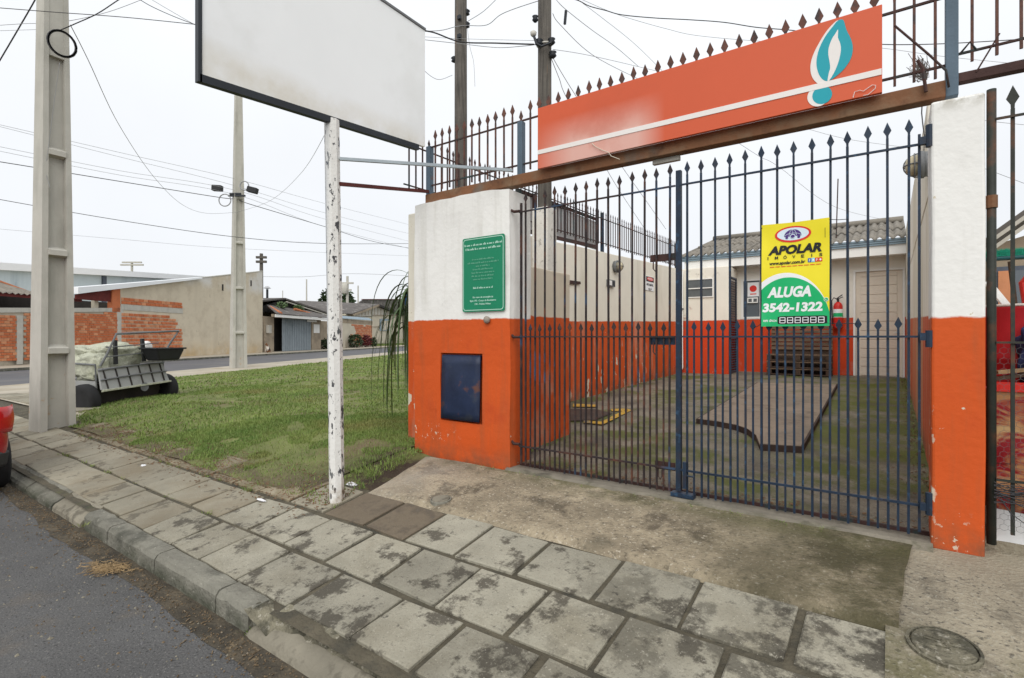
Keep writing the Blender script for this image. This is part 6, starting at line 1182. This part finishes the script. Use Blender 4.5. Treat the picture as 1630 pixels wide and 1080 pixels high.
# ------------------------------------------------------------------ lids, litter, weeds
def lid(c, r_, label, mark=False):
    sl_ = .098 if c[0] < 0 else .13; o = thing('access_lid', label, 'lid', c, 'round covers set in the concrete'); T = lambda q: [(x, y, z+sl_*(y-c[1])) for x, y, z in q.v]
    q = MB().lathe([(r_*1.17, -.03), (r_*1.17, .010), (r_*1.06, .012), (r_*1.05, -.006)], c, 30); q.v = T(q); q.build('ring', X['kerb'] if not mark else X['moss_conc'], o)
    q = MB().lathe([(r_*1.02, -.02), (r_*1.0, .010), (r_*.97, .015)], c, 30); q.v = T(q); q.build('cover', X['lip'] if not mark else X['moss_conc'], o)
    if mark:
        q = MB()
        for a, b_, c2, d_ in ((-.6, .12, .5, .02), (-.35, -.22, .35, -.12), (-.1, .3, .25, -.3), (-.5, .3, .0, .2), (.1, .25, .55, .2)): q.bar((c[0]+a*r_, c[1]+b_*r_, c[2]+.016), (c[0]+c2*r_, c[1]+d_*r_, c[2]+.016), .007, .006)
        q.v = T(q); q.build('raised_mark', X['moss_conc'], o)
p = onz(699, 799, rz(3.04)); lid((p.x, p.y+.02, rz(p.y+.02)+.004), .072, 'small round concrete cover on the ramp edge')
p = onz(1502, 1028, -.12); lid((p.x, p.y, sw(.5, p.y)+.009), .112, 'larger round cover with raised marks in the apron', True)
def scrap(u, v, z, s, label, m='paper', cat='litter'):
    c = onz(u, v, z); q = lump('scrap', (c.x, c.y, z+s[2]*.7), s, m, .5, u*.1, 1.0); return tag(q.build('paper_scrap', X[m], fix=True), label, cat)
scrap(560, 775, -.165, (.05, .035, .022), 'crumpled white paper at the foot of the billboard post')
scrap(416, 797, -.205, (.055, .016, .006), 'white paper strip lying on the paving slabs')
for k, (u, v, lab) in enumerate(((410, 630, 'white scrap in the middle of the lawn'), (485, 620, 'second white scrap further back on the lawn'), (497, 621, 'tiny white scrap beside the second one'), (566, 607, 'lone white scrap farthest back on the lawn'), (573, 671, 'white scrap right of the billboard post on the lawn'), (604, 676, 'small pale scrap on bare soil near the wide pillar'), (228, 742, 'bluish scrap at the lawn edge near the slabs'))):
    scrap(u, v, -.12 if u != 228 else -.165, (.05, .04, .03) if u != 228 else (.03, .02, .008), lab)
q = MB()
for k in range(300):
    c = onz(172+random.gauss(0, 17), 906+random.gauss(0, 4), -.468); a = U(0, 6.28); l = U(.02, .07); q.bar(c+Vector((0, 0, U(.002, .018))), c+Vector((math.cos(a)*l, math.sin(a)*l, U(.0, .02))), .0028)
stuff(tag(q.build('dry_grass', X['straw'], fix=False), 'clump of dry grass in the gutter', 'dry grass')); 
del D.objects['dry_grass']['category']; del D.objects['dry_grass']['label']
q = MB()
for k in range(1300):
    x = U(-8, -1.6); y = 1.5-abs(random.gauss(0, .11)); a = U(0, 6.28); l = U(.003, .012) if random.random() < .95 else U(.02, .045); z = -.472 if y > 1.36 else -.478
    q.bar((x, y, z+.002), (x+math.cos(a)*l, y+math.sin(a)*l, z+.004), U(.003, .008), .004)
stuff(q.build('gutter_litter', X['litter'], fix=False))
q = MB()                                          # loose stones and crumbs on the road
for k in range(1500):
    x = U(-9, -1.2); y = 1.45-abs(random.gauss(0, .55)); r_ = U(.003, .010) if random.random() < .93 else U(.01, .018); z = -.4795; a = U(0, 6.28); c_, s_ = math.cos(a)*r_, math.sin(a)*r_
    q.m = random.randint(0, 2); q.add([(x+c_, y+s_, z), (x-s_*.8, y+c_*.8, z), (x-c_, y-s_, z), (x+s_*.7, y-c_*.7, z), (x+U(-.3, .3)*r_, y+U(-.3, .3)*r_, z+r_*.8)], [(0, 1, 4), (1, 2, 4), (2, 3, 4), (3, 0, 4)])
stuff(q.build('road_grit', [X['lip'], X['litter'], X['asphalt2']], fix=False))
q = MB()                                          # loose soil, leaves and weeds along the lawn edge and slab joints
for k in range(2600):
    x = U(-9.8, -3.75); y = 2.72+random.gauss(0, .16)
    if y < 2.3: continue
    a = U(0, 6.28); l = U(.006, .03); z = sw(x, y)+.002 if y < 2.93 else lawn_z(x, y)+.01
    q.bar((x, y, z), (x+math.cos(a)*l, y+math.sin(a)*l, z+U(0, .008)), U(.003, .012), .003)
for k in range(900):
    c_ = random.random(); x, y = (-4.36+abs(random.gauss(0, .07)), U(5.6, 13.4)) if c_ < .35 else ((.25-abs(random.gauss(0, .07)), U(4.3, 14)) if c_ < .75 else (U(-2.85, .18), 4.13+abs(random.gauss(0, .06))))
    a = U(0, 6.28); l = U(.006, .03); z = yz(y)+.006; q.bar((x, y, z), (x+math.cos(a)*l, y+math.sin(a)*l, z+U(0, .006)), U(.004, .014), .004)
stuff(q.build('leaf_litter', mat('brown_litter', (.17, .10, .055), .9, .4, 30), fix=False))
q = MB()
def tuft(x, y, z, n, h, sp):
    for k in range(n):
        a = U(0, 6.28); d_ = Vector((math.cos(a), math.sin(a), 0)); p = Vector((x, y, z))+d_*U(0, sp); s_ = Vector((-d_.y, d_.x, 0))*U(.0015, .004); q.add([p+s_, p-s_, p+d_*h*U(.2, .8)+Vector((0, 0, h*U(.4, 1.1)))], [(0, 1, 2)])
for k in range(130):
    x = U(-9.5, -4.0); y = random.choice((2.50, 2.07, 2.60, 2.72, 2.8, 2.68))+U(-.02, .02); tuft(x, y, sw(x, y)-.01, random.randint(6, 22), U(.015, .05), .05)
for k in range(26): x = U(-3.2, .1); tuft(x, 3.87+U(-.02, .02), rz(3.87), random.randint(4, 9), U(.008, .02), .05)
for (u, v) in ((770, 806), (395, 1004), (398, 1000), (132, 838), (690, 800)): p = onz(u, v, -.15 if v < 900 else -.46); tuft(p.x, p.y, p.z, 26, .035, .05)
for k in range(150):
    c_ = random.random(); x, y = (U(-4.38, -4.30), U(5.6, 13.4)) if c_ < .4 else ((U(.20, .26), U(4.4, 14)) if c_ < .8 else (U(-3.05, -2.98), U(4.4, 5.4)))
    tuft(x, y, yz(y)-.005, random.randint(3, 12), U(.015, .06), .06)
for k in range(60): x = U(-4.4, -3.9); y = U(3.2, 3.95); tuft(x, y, lawn_z(x, y), 14, U(.03, .09), .06)
stuff(q.build('weed_tufts', X['grass'], fix=False))
q = MB()
for k in range(90):
    c0_ = onx(1468+U(0, 8), 128-U(0, 6), .30); pts = [c0_]; 
    for i in range(4): pts.append(pts[-1]+Vector((U(-.05, .02), U(-.05, .05), U(-.01, .09))))
    q.tube(pts, .003, 3)
tag(stuff(q.build('dry_weeds', mat('dry_weed', (.10, .085, .075)), fix=False)), 'dry weeds on top of the boundary wall', 'weeds'); o = D.objects['dry_weeds']; del o['category']
print('objects', len(D.objects), 'tris ~', sum(len(m.polygons) for m in D.meshes))
